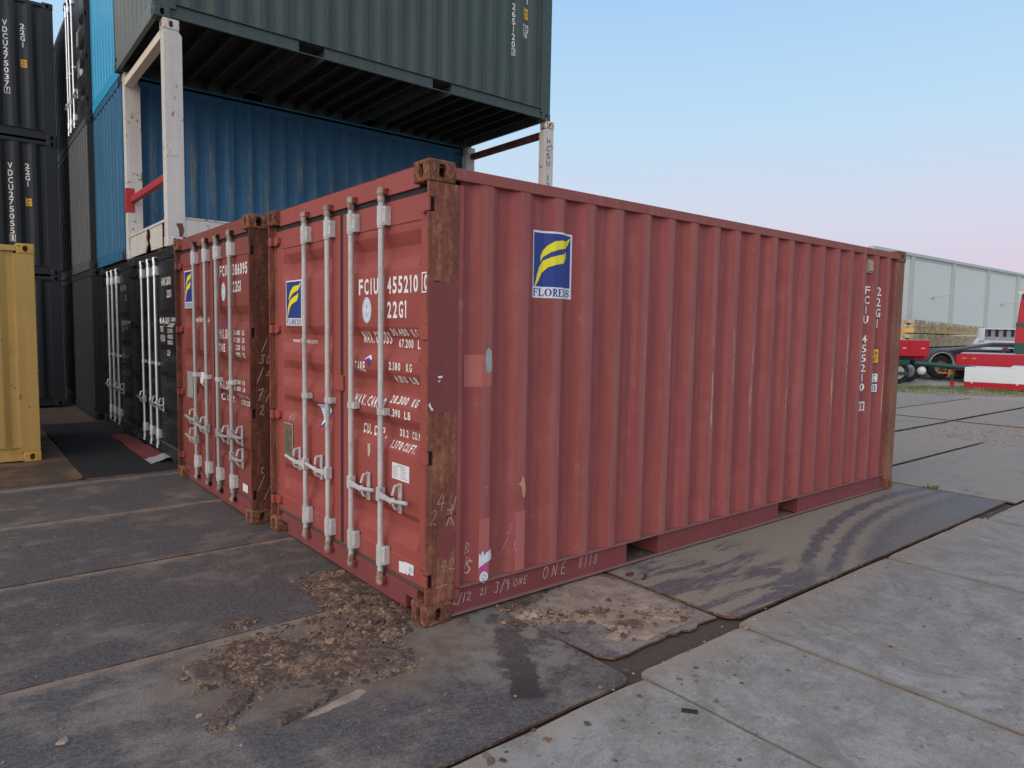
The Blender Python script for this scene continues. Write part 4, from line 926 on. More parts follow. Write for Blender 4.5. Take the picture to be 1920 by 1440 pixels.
def concrete_mat():
    m, t, b = principled('concrete')
    pos = t.n('ShaderNodeNewGeometry').outputs['Position']; s = t.n('ShaderNodeSeparateXYZ', {0: pos})
    n1 = t.noise(pos, 1.1, 6, .6, .5); n2 = t.noise(pos, 5, 7, .68, .3); n3 = t.noise(pos, 120, 3, .7); n4 = t.noise(pos, 28, 5, .65)
    c = t.mix(n1, (.225, .216, .202), (.275, .256, .226)); c = t.mix(t.ss(n2, .48, .60, 0, .5), c, (.365, .355, .34))
    c = t.mix(t.ss(n2, .49, .38, 0, .6), c, (.175, .16, .14)); c = t.mix(t.ss(t.noise(pos, 2.2, 7, .7, 1.2), .53, .60, 0, .4), c, (.25, .205, .165))
    c = t.mix(t.ss(n4, .30, .70, 0, .40), c, (.36, .35, .33)); c = t.mix(t.ss(n3, .40, .62, 0, .4), c, (.12, .11, .10)); c = t.mix(t.ss(t.noise(pos, 45, 4, .7), .58, .66, 0, .55), c, (.13, .11, .09))
    n5 = t.noise(pos, .9, 8, .72, 1.5); c = t.mix(t.ss(n5, .52, .57, 0, .35), c, (.155, .145, .135)); n6 = t.noise(t.scale(pos, (1, 1, 1), loc=(9, 2, 5)), 1.6, 8, .72, 1.0); c = t.mix(t.ss(n6, .53, .60, 0, .32), c, (.40, .39, .375))
    tr_ = t.noise(t.scale(pos, (.5, 9, 1), rot=(0, 0, R(24))), 1.0, 6, .6, .3); c = t.mix(t.ss(tr_, .60, .68, 0, .35), c, (.17, .155, .14))
    jn = t.math('ABSOLUTE', t.math('SUBTRACT', t.math('FRACT', t.math('DIVIDE', t.math('SUBTRACT', s.outputs[0], 1.482 - .98), 1.97)), .5)); jn = t.math('ADD', jn, t.math('MULTIPLY', t.math('SUBTRACT', n2, .5), .05))
    c = t.mix(t.ss(jn, .035, .0, 0, .55), c, (.21, .165, .125))
    # brown dust lying along the joints and the plates' edge
    e = t.math('ADD', s.outputs[1], t.math('MULTIPLY', t.math('SUBTRACT', n2, .5), .55))
    c = t.mix(t.ss(e, -1.32, -.98, 0, .6), c, (.30, .235, .175))
    jx = t.math('ABSOLUTE', t.math('SUBTRACT', t.math('FRACT', t.math('DIVIDE', t.math('ADD', s.outputs[0], .5), 1.975)), 0.0))
    sp = t.noise(pos, 13, 3, .5)
    c = t.mix(t.math('MULTIPLY', t.ss(sp, .655, .70), .7), c, (.13, .11, .09))
    sp2 = t.noise(t.scale(pos, (1, 1, 1), loc=(7, 3, 0)), 17, 3, .5)
    c = t.mix(t.math('MULTIPLY', t.ss(sp2, .73, .76), .5), c, (.55, .56, .58))
    put(t, b, 'Base Color', c); b.inputs['Roughness'].default_value = .85
    put(t, b, 'Normal', t.n('ShaderNodeBump', {'Strength': .3, 'Distance': .01, 'Height': t.math('ADD', n4, t.math('MULTIPLY', n3, .4))}).outputs[0])
    return m
bm = bmesh.new()
xj = [-5.4, -3.4, -1.4, .570, 1.482, 3.475, 5.425, 7.41, 9.4, 11.4, 13.4, 15.4, 17.4, 19.4]
yj = [-9.1, -7.1, -5.1, -3.1]
for i, (a, b) in enumerate(zip(xj, xj[1:])):
    tops = -1.098 if b < .6 else (-1.045 if b < 1.5 else (-1.005 if b < 6 else -1.075))
    for j, (c, d) in enumerate(zip(yj, yj[1:] + [tops])):
        z = -.004 + .004 * noise.noise((i * 3.1, j * 2.7, 1)); 
        n = 14; A = []
        pts = []
        for (p, q) in (((a + .009, c + .009), (b - .009, c + .009)), ((b - .009, c + .009), (b - .009, d - .009)), ((b - .009, d - .009), (a + .009, d - .009)), ((a + .009, d - .009), (a + .009, c + .009))):
            for k in range(n):
                u = k / n; x = p[0] + (q[0] - p[0]) * u; y = p[1] + (q[1] - p[1]) * u
                e = .014 * abs(noise.noise((x * 5, y * 5, i + j))) if k else .012
                x += e * (1 if x < (a + b) / 2 else -1) * (abs(x - a) < .02 or abs(x - b) < .02); y += e * (1 if y < (c + d) / 2 else -1) * (abs(y - c) < .02 or abs(y - d) < .02)
                pts.append((x, y))
        prism(bm, pts, 2, z - .05, z)
tag(obj('pavement', bm, concrete_mat()), kind='structure')
bm = bmesh.new()
for (a, b) in zip(xj[9:], xj[10:]): pass
bm.free()

# ------------------------------------------------------------------ dried mud, stones
def mud_mat(name, c0, c1, c2):
    m, t, b = principled(name); pos = t.n('ShaderNodeNewGeometry').outputs['Position']
    n1 = t.noise(pos, 7, 5, .6); n2 = t.noise(pos, 60, 5, .7)
    x = t.math('ADD', t.math('MULTIPLY', n1, .55), t.math('MULTIPLY', n2, .45))
    put(t, b, 'Base Color', t.ramp(x, [(.38, c0), (.50, c1), (.62, c2)])); b.inputs['Roughness'].default_value = .95; b.inputs['Specular IOR Level'].default_value = .15
    put(t, b, 'Normal', t.n('ShaderNodeBump', {'Strength': .7, 'Distance': .006, 'Height': n2}).outputs[0]); return m
def mud_tone():
    m, t, b = principled('mud_heap'); pos = t.n('ShaderNodeNewGeometry').outputs['Position']
    at = t.n('ShaderNodeAttribute', attribute_name='tone').outputs['Fac']; n2 = t.noise(pos, 60, 5, .7); n1 = t.noise(pos, 9, 3)
    x = t.math('ADD', at, t.math('MULTIPLY', t.math('SUBTRACT', n2, .5), .7)); x = t.math('ADD', x, t.math('MULTIPLY', t.math('SUBTRACT', n1, .5), .5))
    put(t, b, 'Base Color', t.ramp(x, [(.05, (.060, .042, .036)), (.35, (.125, .085, .068)), (.6, (.23, .155, .105)), (.92, (.35, .25, .175))])); b.inputs['Roughness'].default_value = .95; b.inputs['Specular IOR Level'].default_value = .15
    put(t, b, 'Normal', t.n('ShaderNodeBump', {'Strength': .6, 'Distance': .005, 'Height': n2}).outputs[0]); return m
MUDT = mud_tone()
MUD = mud_mat('dried_mud', (.060, .038, .030), (.185, .120, .085), (.40, .285, .18))
CRUST = mud_mat('mud_crust', (.065, .048, .044), (.125, .090, .075), (.26, .18, .125))
SAND = mud_mat('pale_sand', (.21, .155, .125), (.30, .23, .185), (.40, .315, .25))
OUT = [(-.27, 1.18), (0, 1.17), (.03, .97), (.02, .68), (.06, .47), (.05, .29), (-.06, .03), (-.2, -.10), (-.27, -.35), (-.42, -.35), (-.63, -.28), (-.72, -.20), (-.89, -.10), (-.98, -.15), (-1.11, -.29), (-1.22, -.32), (-1.21, -.23), (-1.10, -.13), (-1.00, -.02), (-1.14, .04), (-1.2, .2), (-1.16, .34), (-.98, .44), (-.80, .47), (-.65, .50), (-.39, .52), (-.27, .71), (-.36, .81)]
def sdist(x, y, P=OUT):
    ins = False; d = 1e9; n = len(P)
    for i in range(n):
        x1, y1 = P[i]; x2, y2 = P[(i + 1) % n]
        if (y1 > y) != (y2 > y) and x < (x2 - x1) * (y - y1) / (y2 - y1) + x1: ins = not ins
        ex, ey = x2 - x1, y2 - y1; t = max(0, min(1, ((x - x1) * ex + (y - y1) * ey) / (ex * ex + ey * ey)))
        d = min(d, math.hypot(x - x1 - t * ex, y - y1 - t * ey))
    return d if ins else -d
def mud_h(x, y):
    s = sdist(x, y)
    h = ((x + .53) / .17) ** 2 + ((y - .38) / .085) ** 2
    s = min(s, (math.sqrt(h) - 1) * .12)
    s = max(s, .035 + .05 * noise.noise((x * 14, y * 14, 6)) - .05 * (((x + .84) / .12) ** 2 + ((y - .68) / .06) ** 2))
    if s < -.09: return -1
    m_ = max(-1, min(1, s / .10))
    f = noise.fractal((x * 7, y * 7, 0), .9, 2.1, 4)
    wx, wy = x + .012 * noise.noise((x * 30, y * 30, 1)), y + .012 * noise.noise((x * 30, y * 30, 9))
    va, pa = noise.voronoi((wx * 15, wy * 17, 0)); vb_, pb = noise.voronoi((wx * 44, wy * 46, 3))
    ra, rb = noise.cell(pa[0] * 7.31), noise.cell(pb[0] * 5.17)
    big = ra > .1 - .45 * m_ + .5 * f          # a caked plate here, crumbs elsewhere
    pile = .75 + 1.0 * math.exp(-((x + .12) ** 2 + (y - .25) ** 2) / .12)
    base = (.40 * m_ + .32 * f - .07)
    if big:
        crack = min(1, (va[1] - va[0]) * 5); h_ = base + .10 + .22 * ra * 0 + .30 * (crack - .55)
        global TONE; TONE = .22 + .25 * noise.noise((ra * 9, 1, 1)) + .25 * (1 - crack)
    else:
        crack = min(1, (vb_[1] - vb_[0]) * 4); h_ = base + .28 * rb + .22 * (crack - .6)
        TONE = .62 + .35 * noise.noise((rb * 9, 2, 1)) - .25 * (1 - crack)
    return h_ * .030 * pile
TONE = .5
bm = bmesh.new(); st_ = .0055; x0, y0 = -1.34, -.44; nx, ny = int(1.50 / st_), int(1.75 / st_)
hs = {}; tones = {}; TL = bm.verts.layers.float.new('tone'); CUR = .5
for i in range(nx):
    for j in range(ny):
        hh = mud_h(x0 + i * st_, y0 + j * st_)
        if hh > -.0035: hs[(i, j)] = hh; tones[(i, j)] = TONE
V = {k: bm.verts.new((x0 + k[0] * st_ + random.uniform(-.0015, .0015), y0 + k[1] * st_ + random.uniform(-.0015, .0015), .0005 + h)) for k, h in hs.items()}
for k, v_ in V.items(): v_[TL] = tones[k]
for (i, j) in hs:
    q = [(i, j), (i + 1, j), (i + 1, j + 1), (i, j + 1)]
    if all(k in V for k in q) and max(hs[k] for k in q) > .001: bm.faces.new([V[k] for k in q])
def flake(bm, x, y, z, r, th, asp=1.0, rot=0.0, tilt=.12, n=8, rag=.25, tl=None):
    c, s = math.cos(rot), math.sin(rot); tx, ty = random.uniform(-tilt, tilt), random.uniform(-tilt, tilt)
    ang = sorted(random.uniform(0, 6.283) * .25 + 6.283 * k / n for k in range(n)); top, low, mid = [], [], []
    for a in ang:
        rr_ = r * random.uniform(1 - rag, 1 + rag); u, v = rr_ * math.cos(a) * asp, rr_ * math.sin(a); px, py = u * c - v * s, u * s + v * c
        zz = z + tx * px + ty * py
        low.append(bm.verts.new((x + px * 1.02, y + py * 1.02, zz))); mid.append(bm.verts.new((x + px * 1.05, y + py * 1.05, zz + th * random.uniform(.35, .6)))); top.append(bm.verts.new((x + px * .88, y + py * .88, zz + th * random.uniform(.8, 1.15))))
    for k in range(n):
        bm.faces.new((low[k], low[(k + 1) % n], mid[(k + 1) % n], mid[k])); bm.faces.new((mid[k], mid[(k + 1) % n], top[(k + 1) % n], top[k]))
    bm.faces.new(top); bm.faces.new(low[::-1])
    if tl is not None:
        tn = random.uniform(.10, .80)
        for q in top: q[tl] = tn
        for q in mid + low: q[tl] = min(1, tn + .15)
cnt = 0
while cnt < 850:
    x, y = random.uniform(-1.25, .05), random.uniform(-.36, 1.15)
    hh = mud_h(x, y)
    if hh < .002 and (random.random() < .90 or sdist(x, y) < -.10): continue
    r = min(.026, .0055 * math.exp(random.gauss(0, .60)))
    flake(bm, x, y, max(hh, 0) - .001, r, random.uniform(.001, .004) + r * .10, random.uniform(1, 1.9), random.uniform(0, 6.28), .22, random.choice((6, 7, 8, 9)), tl=TL)
    cnt += 1
tag(obj('dried_mud', bm, MUDT), 'crumbled brown dried mud spread in front of the red container door', 'mud', kind='stuff')

def crust(pts, wd, th, label, m=None):
    """a long flat slab of caked mud along a line: ragged outline, broken edge, nearly flat top"""
    bm = bmesh.new(); (xa, ya), (xb, yb) = pts; dx, dy = xb - xa, yb - ya; Ld = math.hypot(dx, dy); dx /= Ld; dy /= Ld; stp = .0055
    VV = {}; nu, nv = int(Ld * .62 / stp), int(wd * .8 / stp); cx, cy = (xa + xb) / 2, (ya + yb) / 2
    for i in range(-nu, nu + 1):
        for j in range(-nv, nv + 1):
            u, v = i * stp, j * stp; X, Y_ = cx + u * dx - v * dy, cy + u * dy + v * dx
            q = (abs(u) / (Ld / 2)) ** 2.6 + (abs(v) / (wd / 2)) ** 2.2
            s_ = (1 - q) * wd * .25 + .0065 * noise.fractal((X * 22, Y_ * 22, 1), .9, 2.1, 4)
            if s_ > -.0035:
                h = min(1, max(0, s_) / .006) * th * (1.0 + .35 * noise.fractal((X * 12, Y_ * 12, 4), .9, 2.1, 4) + .10 * noise.noise((X * 90, Y_ * 90, 2)))
                VV[i, j] = bm.verts.new((X, Y_, h if s_ > 0 else 0))
    for (i, j) in VV:
        q = [(i, j), (i + 1, j), (i + 1, j + 1), (i, j + 1)]
        if all(k in VV for k in q): bm.faces.new([VV[k] for k in q])
    return tag(obj('mud_slab', bm, m or CRUST), label, 'mud slab', 'slabs of caked mud on the plates')
crust([(-1.235, -.325), (-.985, -.085)], .085, .020, 'long flat slab of caked mud pointing down left, nearest the camera')
crust([(-1.015, -.445), (-.675, -.325)], .070, .024, 'narrow slab of caked mud beside a triangle of pale sand')
crust([(-.405, -.055), (-.280, -.255)], .085, .022, 'dark smooth mud slab below the container corner, the upper of two')
crust([(-.475, -.245), (-.345, -.325)], .080, .018, 'dark smooth mud slab below the container corner, the lower of two')
crust([(-1.16, .36), (-1.09, .05)], .12, .016, 'wide brown mud slab with a crumbling lip at the left of the heap')
crust([(-.75, .04), (-.52, .02)], .09, .016, 'greyish mud slab in the middle of the heap')
crust([(-.30, .42), (-.08, .30)], .12, .020, 'cracked mud slab close to the container corner')
crust([(.79, -.35), (.96, -.46)], .075, .014, 'tan mud ridge in the middle of the sandy worn plate', MUD)
crust([(.86, -.60), (1.06, -.72)], .11, .016, 'lump of caked mud beside the hole in the worn plate', MUD)
crust([(1.16, -.66), (1.30, -.80)], .085, .012, 'flat stony slab at the ragged edge of the worn plate', SAND)
# the sand cover on the worn plate and the little triangle of sand
def sand_sheet(P, name, label, z, m, amp=.004, st_=.011, extra=None, ragged=.05):
    bm = bmesh.new(); xs = [p[0] for p in P]; ys = [p[1] for p in P]; VV = {}; x0, y0 = min(xs), min(ys)
    for i in range(int((max(xs) - x0) / st_) + 1):
        for j in range(int((max(ys) - y0) / st_) + 1):
            x, y = x0 + i * st_, y0 + j * st_; s = sdist(x, y, P) + ragged * noise.fractal((x * 9, y * 9, 2), .9, 2.1, 4)
            if s > -.01:
                f = noise.fractal((x * 16, y * 16, 7), .8, 2.1, 4); h = min(1, s / .03) * (amp + amp * .8 * f)
                if extra: h += extra(x, y) * max(0, min(1, s / .03))
                VV[(i, j)] = bm.verts.new((x, y, z + h))
    for (i, j) in VV:
        q = [(i, j), (i + 1, j), (i + 1, j + 1), (i, j + 1)]
        if all(k in VV for k in q): bm.faces.new([VV[k] for k in q])
    return tag(obj(name, bm, m, smooth=180), label, 'sand', kind='stuff')
def lumps(x, y):
    v = noise.voronoi((x * 22, y * 22, 5))[0]; c = min(1, (v[1] - v[0]) * 3)
    g = math.exp(-(((x - .60) / .12) ** 2 + ((y + .24) / .09) ** 2)) + .9 * math.exp(-(((x - .90) / .09) ** 2 + ((y + .68) / .07) ** 2)) + .45 * math.exp(-(((x - 1.25) / .15) ** 2 + ((y + .60) / .12) ** 2))
    return .028 * g * (.1 + c)
sand_sheet([(1.20, .25), (1.46, .10), (1.455, -.15), (1.46, -.40), (1.44, -.62), (1.33, -.84), (1.12, -.84), (.80, -.80), (.76, -.70), (.84, -.56), (.75, -.42), (.60, -.38), (.48, -.22), (.50, -.08), (.72, -.09), (.86, -.06), (1.02, -.02), (1.1, .1)], 'sand', 'pale sand and crumbled mud covering the worn steel plate', -.004, SAND, extra=lumps)
sand_sheet([(.44, .14), (.48, -.10), (.56, -.12), (.70, -.085), (.82, -.05), (.93, .02), (1.0, .12)], 'earth', 'dark brown earth under the long side rail of the red container', -.002, CRUST, ragged=.03)
sand_sheet([(1.30, .12), (1.36, .03), (1.44, -.08), (1.47, -.12), (1.47, .12)], 'earth', 'dark brown earth beside the edge of the tyre marked plate', -.003, CRUST, ragged=.02, extra=lambda x, y: .006)
random.seed(21); bm = bmesh.new(); TL2 = bm.verts.layers.float.new('tone')
for k in range(330):
    cx_, cy_, sg = random.choice(((.60, -.24, .07), (.60, -.24, .09), (.90, -.68, .06), (.95, -.44, .05), (1.22, -.66, .08), (.70, -.32, .06), (1.28, -.78, .05), (.9, -.3, .2), (.55, -.12, .06)))
    flake(bm, random.gauss(cx_, sg), random.gauss(cy_, sg * .7), .001 + .006 * random.random(), min(.028, .006 * math.exp(random.gauss(0, .6))), random.uniform(.003, .009), 1.4, random.uniform(0, 6), .2, 7, tl=TL2)
tag(obj('mud_crumbs', bm, MUDT), 'crumbled mud pieces strewn over the sandy worn plate', 'mud', kind='stuff')
random.seed(3)
sand_sheet([(-.90, -.455), (-.74, -.405), (-.60, -.375), (-.575, -.41), (-.64, -.45), (-.82, -.47)], 'sand', 'small triangle of pale sand next to a mud slab', .001, SAND, ragged=.012, st_=.007)
# earth and small pieces
def rock(bm, x, y, z, r):
    n = 6; vs = []
    for lat in (-.6, .2, .9):
        rad = math.cos(lat); vs.append([bm.verts.new((x + r * rad * math.cos(a + lat) * random.uniform(.75, 1.25), y + r * rad * math.sin(a + lat) * random.uniform(.75, 1.25), z + r * .45 * (math.sin(lat) + .55) * random.uniform(.8, 1.2))) for a in [2 * math.pi * k / n for k in range(n)]])
    for A, B in zip(vs, vs[1:]):
        for k in range(n): bm.faces.new((A[k], A[(k + 1) % n], B[(k + 1) % n], B[k]))
    bm.faces.new(vs[-1]); bm.faces.new(vs[0][::-1])
bm = bmesh.new(); random.seed(11)
for k in range(520):
    if k % 2: x, y = random.uniform(-2.4, .4), random.uniform(-1.05, 5)
    else: x, y = random.uniform(-1.2, 7), -1.12 - abs(random.gauss(0, .9))
    if 0 < x < 6 and y > 0: continue
    rock(bm, x, y, -.002 if y < -1.05 else .001, min(.014, .0032 * math.exp(random.gauss(0, .55))))
for k in range(200): rock(bm, random.uniform(.3, 6), random.choice((-1.06, -1.10)) + random.gauss(0, .03), -.006, .004 * math.exp(random.gauss(0, .5)))
tag(obj('grit', bm, SAND), 'scattered grit and small stones on plates and concrete', 'grit', kind='stuff')
bm = bmesh.new(); random.seed(31)
for k in range(1500):
    x = random.uniform(-.8, 7); y = -1.1 - abs(random.gauss(0, .95))
    if noise.noise((x * 1.1, y * 1.1, 2)) < random.uniform(-.5, .3): continue
    rock(bm, x, y, -.007, min(.011, .0030 * math.exp(random.gauss(0, .5))))
tag(obj('pebbles', bm, CRUST), 'tiny dark pebbles sprinkled over the pale concrete', 'pebbles', kind='stuff')
bm = bmesh.new()
for x, y, r in ((.41, -1.21, .017), (.69, -1.22, .020), (.78, -1.25, .022), (.85, -1.20, .018), (.66, -1.45, .021), (.06, -1.22, .024), (-.16, -1.20, .026), (-.16, -1.115, .018), (.90, -1.43, .014), (.55, -1.0, .02), (.2, -1.3, .013), (1.2, -1.5, .012), (1.9, -1.7, .016), (2.6, -2.1, .018), (-.43, -1.17, .035), (-.39, -1.2, .02)): flake(bm, x, y, -.006, r * .7, .006, 1.2, random.uniform(0, 3), .05)
tag(obj('mud_crumbs', bm, CRUST), 'flat brown mud crumbs dropped on the pale concrete', 'mud', kind='stuff')
def stone(x, y, r, lab):
    bm = bmesh.new(); flake(bm, x, y, .001, r, r * .5, 1.5, .5, .05, 9, .18); tag(obj('stone', bm, SAND, bevel=.002), lab, 'stone')
stone(-1.72, -.04, .022, 'small pale stone alone on the dark plate at lower left')
stone(-1.24, -.17, .014, 'small pale stone left of the long mud slab')
bm = boxes((-.035, .035, -.013, .013, 0, .006)); o = tag(obj('scrap', bm, M['ink'], bevel=.001), 'dark rectangular scrap lying on the pale concrete slab', 'scrap'); o.location = (.49, -1.43, -.003); o.rotation_euler = (0, 0, -.9)
for (x, y, a, w_, lab) in ((1.575, -.12, .3, .05, 'torn dark scrap on the tyre marked plate near the container'), (1.62, -.215, .5, .055, 'thin dark strip on the tyre marked plate near its corner')):
    bm = bmesh.new(); flake(bm, 0, 0, 0, w_ * .55, .003, 1.9, 0, .0, 9, .3) if w_ < .052 else box(bm, -w_, w_, -.010, .010, 0, .004)
    o = tag(obj('scrap', bm, M['rust_dark']), lab, 'scrap'); o.location = (x, y, .0075); o.rotation_euler = (0, 0, a)
# red tarp lying by the black container
bm = bmesh.new(); nx, ny = 40, 16
P = {}
for i in range(nx + 1):
    for j in range(ny + 1):
        u, v = i / nx, j / ny
        xa, ya = -.22 + (.02 + .17) * v, 8.55 * 1 - v * .25; xb, yb = -.20 + .25 * v, 5.85 + v * .1
        x = xa + (xb - xa) * u + .012 * noise.noise((u * 9, v * 3, 0)); y = ya + (yb - ya) * u
        z = .012 + .035 * v * (1 + .5 * noise.noise((u * 6, v * 2, 4))) + .012 * noise.noise((u * 14, v * 5, 2)) + (.03 * (1 - v) * max(0, noise.noise((u * 5, 0, 9))))
        P[i, j] = bm.verts.new((x, y, z))
for i in range(nx):
    for j in range(ny): f = bm.faces.new((P[i, j], P[i + 1, j], P[i + 1, j + 1], P[i, j + 1])); f.material_index = 1 if i > nx - 6 else 0
o = tag(obj('tarpaulin', bm, M['tarp'], smooth=180), 'crumpled dark red tarpaulin with a pale end by the black container', 'tarpaulin'); o.data.materials.append(M['galv_dull'])
so = o.modifiers.new('thick', 'SOLIDIFY'); so.thickness = .006

# ------------------------------------------------------------------ BEYOND THE RED CONTAINER
YAW = .88946983; CX, CY = -2.01507, -3.2205
def FL(lat, dep): return (CX + math.cos(YAW) * dep + math.sin(YAW) * lat, CY + math.sin(YAW) * dep - math.cos(YAW) * lat)
RZ = YAW - math.pi / 2
def bgthing(name, label, cat, lat, dep, group=None): return thing(name, label, cat, (*FL(lat, dep), -.03), RZ, group)
# grass
random.seed(5)
bm = bmesh.new()
for k in range(15000):
    dep = 20.6 + 3.4 * random.random() ** .9 if k % 3 else random.uniform(26, 36); lat = random.uniform(10.5, 18.5) if k % 3 else random.uniform(14, 23)
    if noise.noise((lat * .55, dep * .9, 4)) < random.uniform(-.35, .25): continue
    x, y = FL(lat, dep); a = random.uniform(0, 6.28); h = random.uniform(.02, .065) * (1.3 if k % 3 else 1.2); w_ = .008
    dx, dy = math.cos(a) * w_, math.sin(a) * w_; lx, ly = random.uniform(-.03, .03), random.uniform(-.03, .03)
    bm.faces.new([bm.verts.new(p) for p in ((x - dx, y - dy, -.03), (x + dx, y + dy, -.03), (x + lx, y + ly, h))])
mg, t, b = principled('grass'); pos = t.n('ShaderNodeNewGeometry').outputs['Position']
put(t, b, 'Base Color', t.ramp(t.noise(pos, 1.6, 4), [(.35, (.07, .13, .03)), (.55, (.16, .20, .06)), (.7, (.34, .31, .16))])); b.inputs['Roughness'].default_value = .8
tag(obj('grass', bm, mg), 'strip of short patchy grass beyond the plates', 'grass', kind='stuff')
gw, t, b = principled('gravel_far'); pos = t.n('ShaderNodeNewGeometry').outputs['Position']
put(t, b, 'Base Color', t.ramp(t.noise(pos, 5, 8, .7), [(.35, (.20, .19, .17)), (.5, (.36, .35, .33)), (.65, (.52, .51, .49))])); b.inputs['Roughness'].default_value = .95
bm = bmesh.new(); bm.faces.new([bm.verts.new((*FL(a, d), -.026)) for a, d in ((12, 24.2), (30, 24.2), (60, 60), (20, 60), (14, 34))][::1]); 
for f in bm.faces:
    if f.normal.z < 0: f.normal_flip()
bm.normal_update()
if list(bm.faces)[0].normal.z < 0: bmesh.ops.reverse_faces(bm, faces=bm.faces[:])
tag(obj('gravel_path', bm, gw), kind='structure')

random.seed(9); bm = bmesh.new()
for k in range(40):
    a = random.uniform(0, 6.28); r_ = random.uniform(0, .05); x, y = 6.375 + r_ * .4 * math.cos(a), -.28 + r_ * math.sin(a) * 1.6; h = random.uniform(.02, .07)
    dx, dy = .006 * math.cos(a + 1.5), .006 * math.sin(a + 1.5)
    bm.faces.new([bm.verts.new(p) for p in ((x - dx, y - dy, -.03), (x + dx, y + dy, -.03), (x + dx * 1.4 + h * .4 * math.cos(a), y + dy * 1.4 + h * .4 * math.sin(a), h * .6), (x + h * .8 * math.cos(a), y + h * .8 * math.sin(a), h))])
tag(obj('weed', bm, mg), 'small green weed in the seam beyond the red container', 'weed')
bm = bmesh.new()
for k in range(1500):
    x, y = 11.0 + 2.6 * random.random(), .6 + random.gauss(0, .9)
    rock(bm, x, y, -.004, .007 * math.exp(random.gauss(0, .45)))
for k in range(2200):
    dep = random.uniform(20.2, 21.2); lat = random.uniform(10.5, 18); x, y = FL(lat, dep); rock(bm, x, y, -.03, .02 * math.exp(random.gauss(0, .4)))
tag(obj('gravel', bm, SAND), 'loose pale gravel on the far plates and along the grass', 'gravel', kind='stuff')
# warehouse
wx0, wd0 = 20.54, 40.0; wx1, wd1 = 48.0, 61.4
A = Vector(FL(wx0, wd0)); B = Vector(FL(wx1, wd1)); wl = (B - A).length; wa = math.atan2(B.y - A.y, B.x - A.x)
wh = thing('warehouse', 'long pale grey green warehouse with upright posts behind everything', 'building', (A.x, A.y, -.03), wa)
mw = paint('warehouse_cladding', (.56, .62, .595), var=.05, streak=.04, rough=.55); mp_ = paint('warehouse_post', (.44, .48, .46), var=.04, streak=.03, rough=.5); mc_ = paint('warehouse_coping', (.42, .48, .47), var=.04, streak=.02, rough=.5)
posts = [0.0, 4.95, 11.25, 17.6, 23.85, 30.1]
for a, b in zip(posts, posts[1:] + [wl]):
    a_ = a + (.25 if a else .22); obj('wall_panel', boxes((a_, b - .25, 0, .12, 0, 6.45)), mw, wh)
for i, a in enumerate(posts): obj('post', boxes((a - .22, a + .22, -.10, .14, 0, 6.62)), mp_ if i else mw, wh)
obj('coping', boxes((-.3, wl, -.14, .25, 6.622, 6.80)), mc_, wh)
obj('coping', boxes((-.3, wl, -.02, .25, 6.46, 6.621)), mp_, wh)
obj('side_wall', boxes((-.2, .0, .15, 20, 0, 6.6)), mw, wh)
for x in (8.2, 20.6):
    bm = bmesh.new(); tube(bm, (x, 0, 4.25), (x, -.12, 4.25), .11, 10); tube(bm, (x, -.12, 4.25), (x + .85, -1.0, 4.5), .035, 8)
    obj('lamp_arm', bm, mp_, wh)

# stacked panels
mb1 = rusty('panel_grey', (.16, .14, .10), (.42, .37, .27), (.60, .54, .40), zst=(4, 4, 6)); mb2 = rusty('panel_yellow', (.38, .24, .07), (.66, .42, .12), (.70, .50, .22), zst=(3, 3, 3)); mb3 = rusty('panel_cream', (.42, .36, .22), (.60, .54, .36), (.66, .60, .44), zst=(1.2, 1.2, 8))
def bundle():
    bm = bmesh.new()
    box(bm, 0, .30, 0, 2.2, .40, .50); box(bm, .34, .66, .03, 2.2, .36, .46); box(bm, .0, .66, .05, 2.17, .22, .34)
    for x in (.02, .22, .42, .58): box(bm, x, x + .09, 0.0, .16, .08, .395)
    for x in (.12, .5): box(bm, x, x + .05, -.05, .02, .30, .36)
    box(bm, -.0, .70, .02, 2.2, .50, .545)
    bm2 = boxes((0, .72, .01, 2.18, .02, .21))
    return bm, bm2
S0 = Vector(FL(16.15, 28)); S1 = Vector(FL(30.6, 45.2)); sl = (S1 - S0).length; sa = math.atan2(S1.y - S0.y, S1.x - S0.x); NB = 24
proto = {}
lab = {3: 'yellow banded formwork panel bundle in the top row of the long stack', 2: 'grey formwork panel bundle in the middle row of the long stack', 1: 'grey formwork panel bundle low in the long stack', 0: 'formwork panel bundle at the foot of the long stack'}
for tier in range(4):
    for k in range(NB):
        p = S0 + (S1 - S0) * ((k + random.uniform(-.08, .08)) / NB)
        if tier not in proto:
            r = thing('panel_bundle', lab[tier], 'panel bundle', (p.x, p.y, tier * .60 + .02), sa, 'formwork panel bundles in the %s row' % ('bottom', 'low', 'middle', 'top')[tier])
            a, b2 = bundle(); obj('panel', a, mb1, r); obj('spacer', b2, mb2 if tier in (3, 1) else mb1, r)
            obj('strap', boxes((.33, .35, -.002, .0, .02, .54)), M['ink'], r)
            proto[tier] = r
        else:
            s_ = proto[tier]; r = s_.copy(); COL.objects.link(r); r.location = (p.x, p.y, tier * .60 + .02)
            for ch in s_.children: c = ch.copy(); COL.objects.link(c); c.parent = r
        r.rotation_euler = (0, 0, sa + random.uniform(-.05, .05))
for tier in range(3):
    r = bgthing('panel_bundle', ['cream board stack with amber edge, lowest at the near end of the formwork row', 'cream board stack at the near end of the formwork row, middle', 'cream board stack at the near end of the formwork row, on top'][tier], 'panel bundle', 13.9, 28.3)
    z = .62 + tier * .60
    obj('panel', boxes((0, 2.1, 0, 1.2, z + .22, z + .54)), mb3, r); obj('spacer', boxes((0, 2.12, -.01, 1.2, z, z + .218)), mb2, r)
    for q in range(5): obj('board_edge', boxes((0, 2.11, -.012, -.001, z + .25 + q * .06, z + .262 + q * .06)), mb1, r)

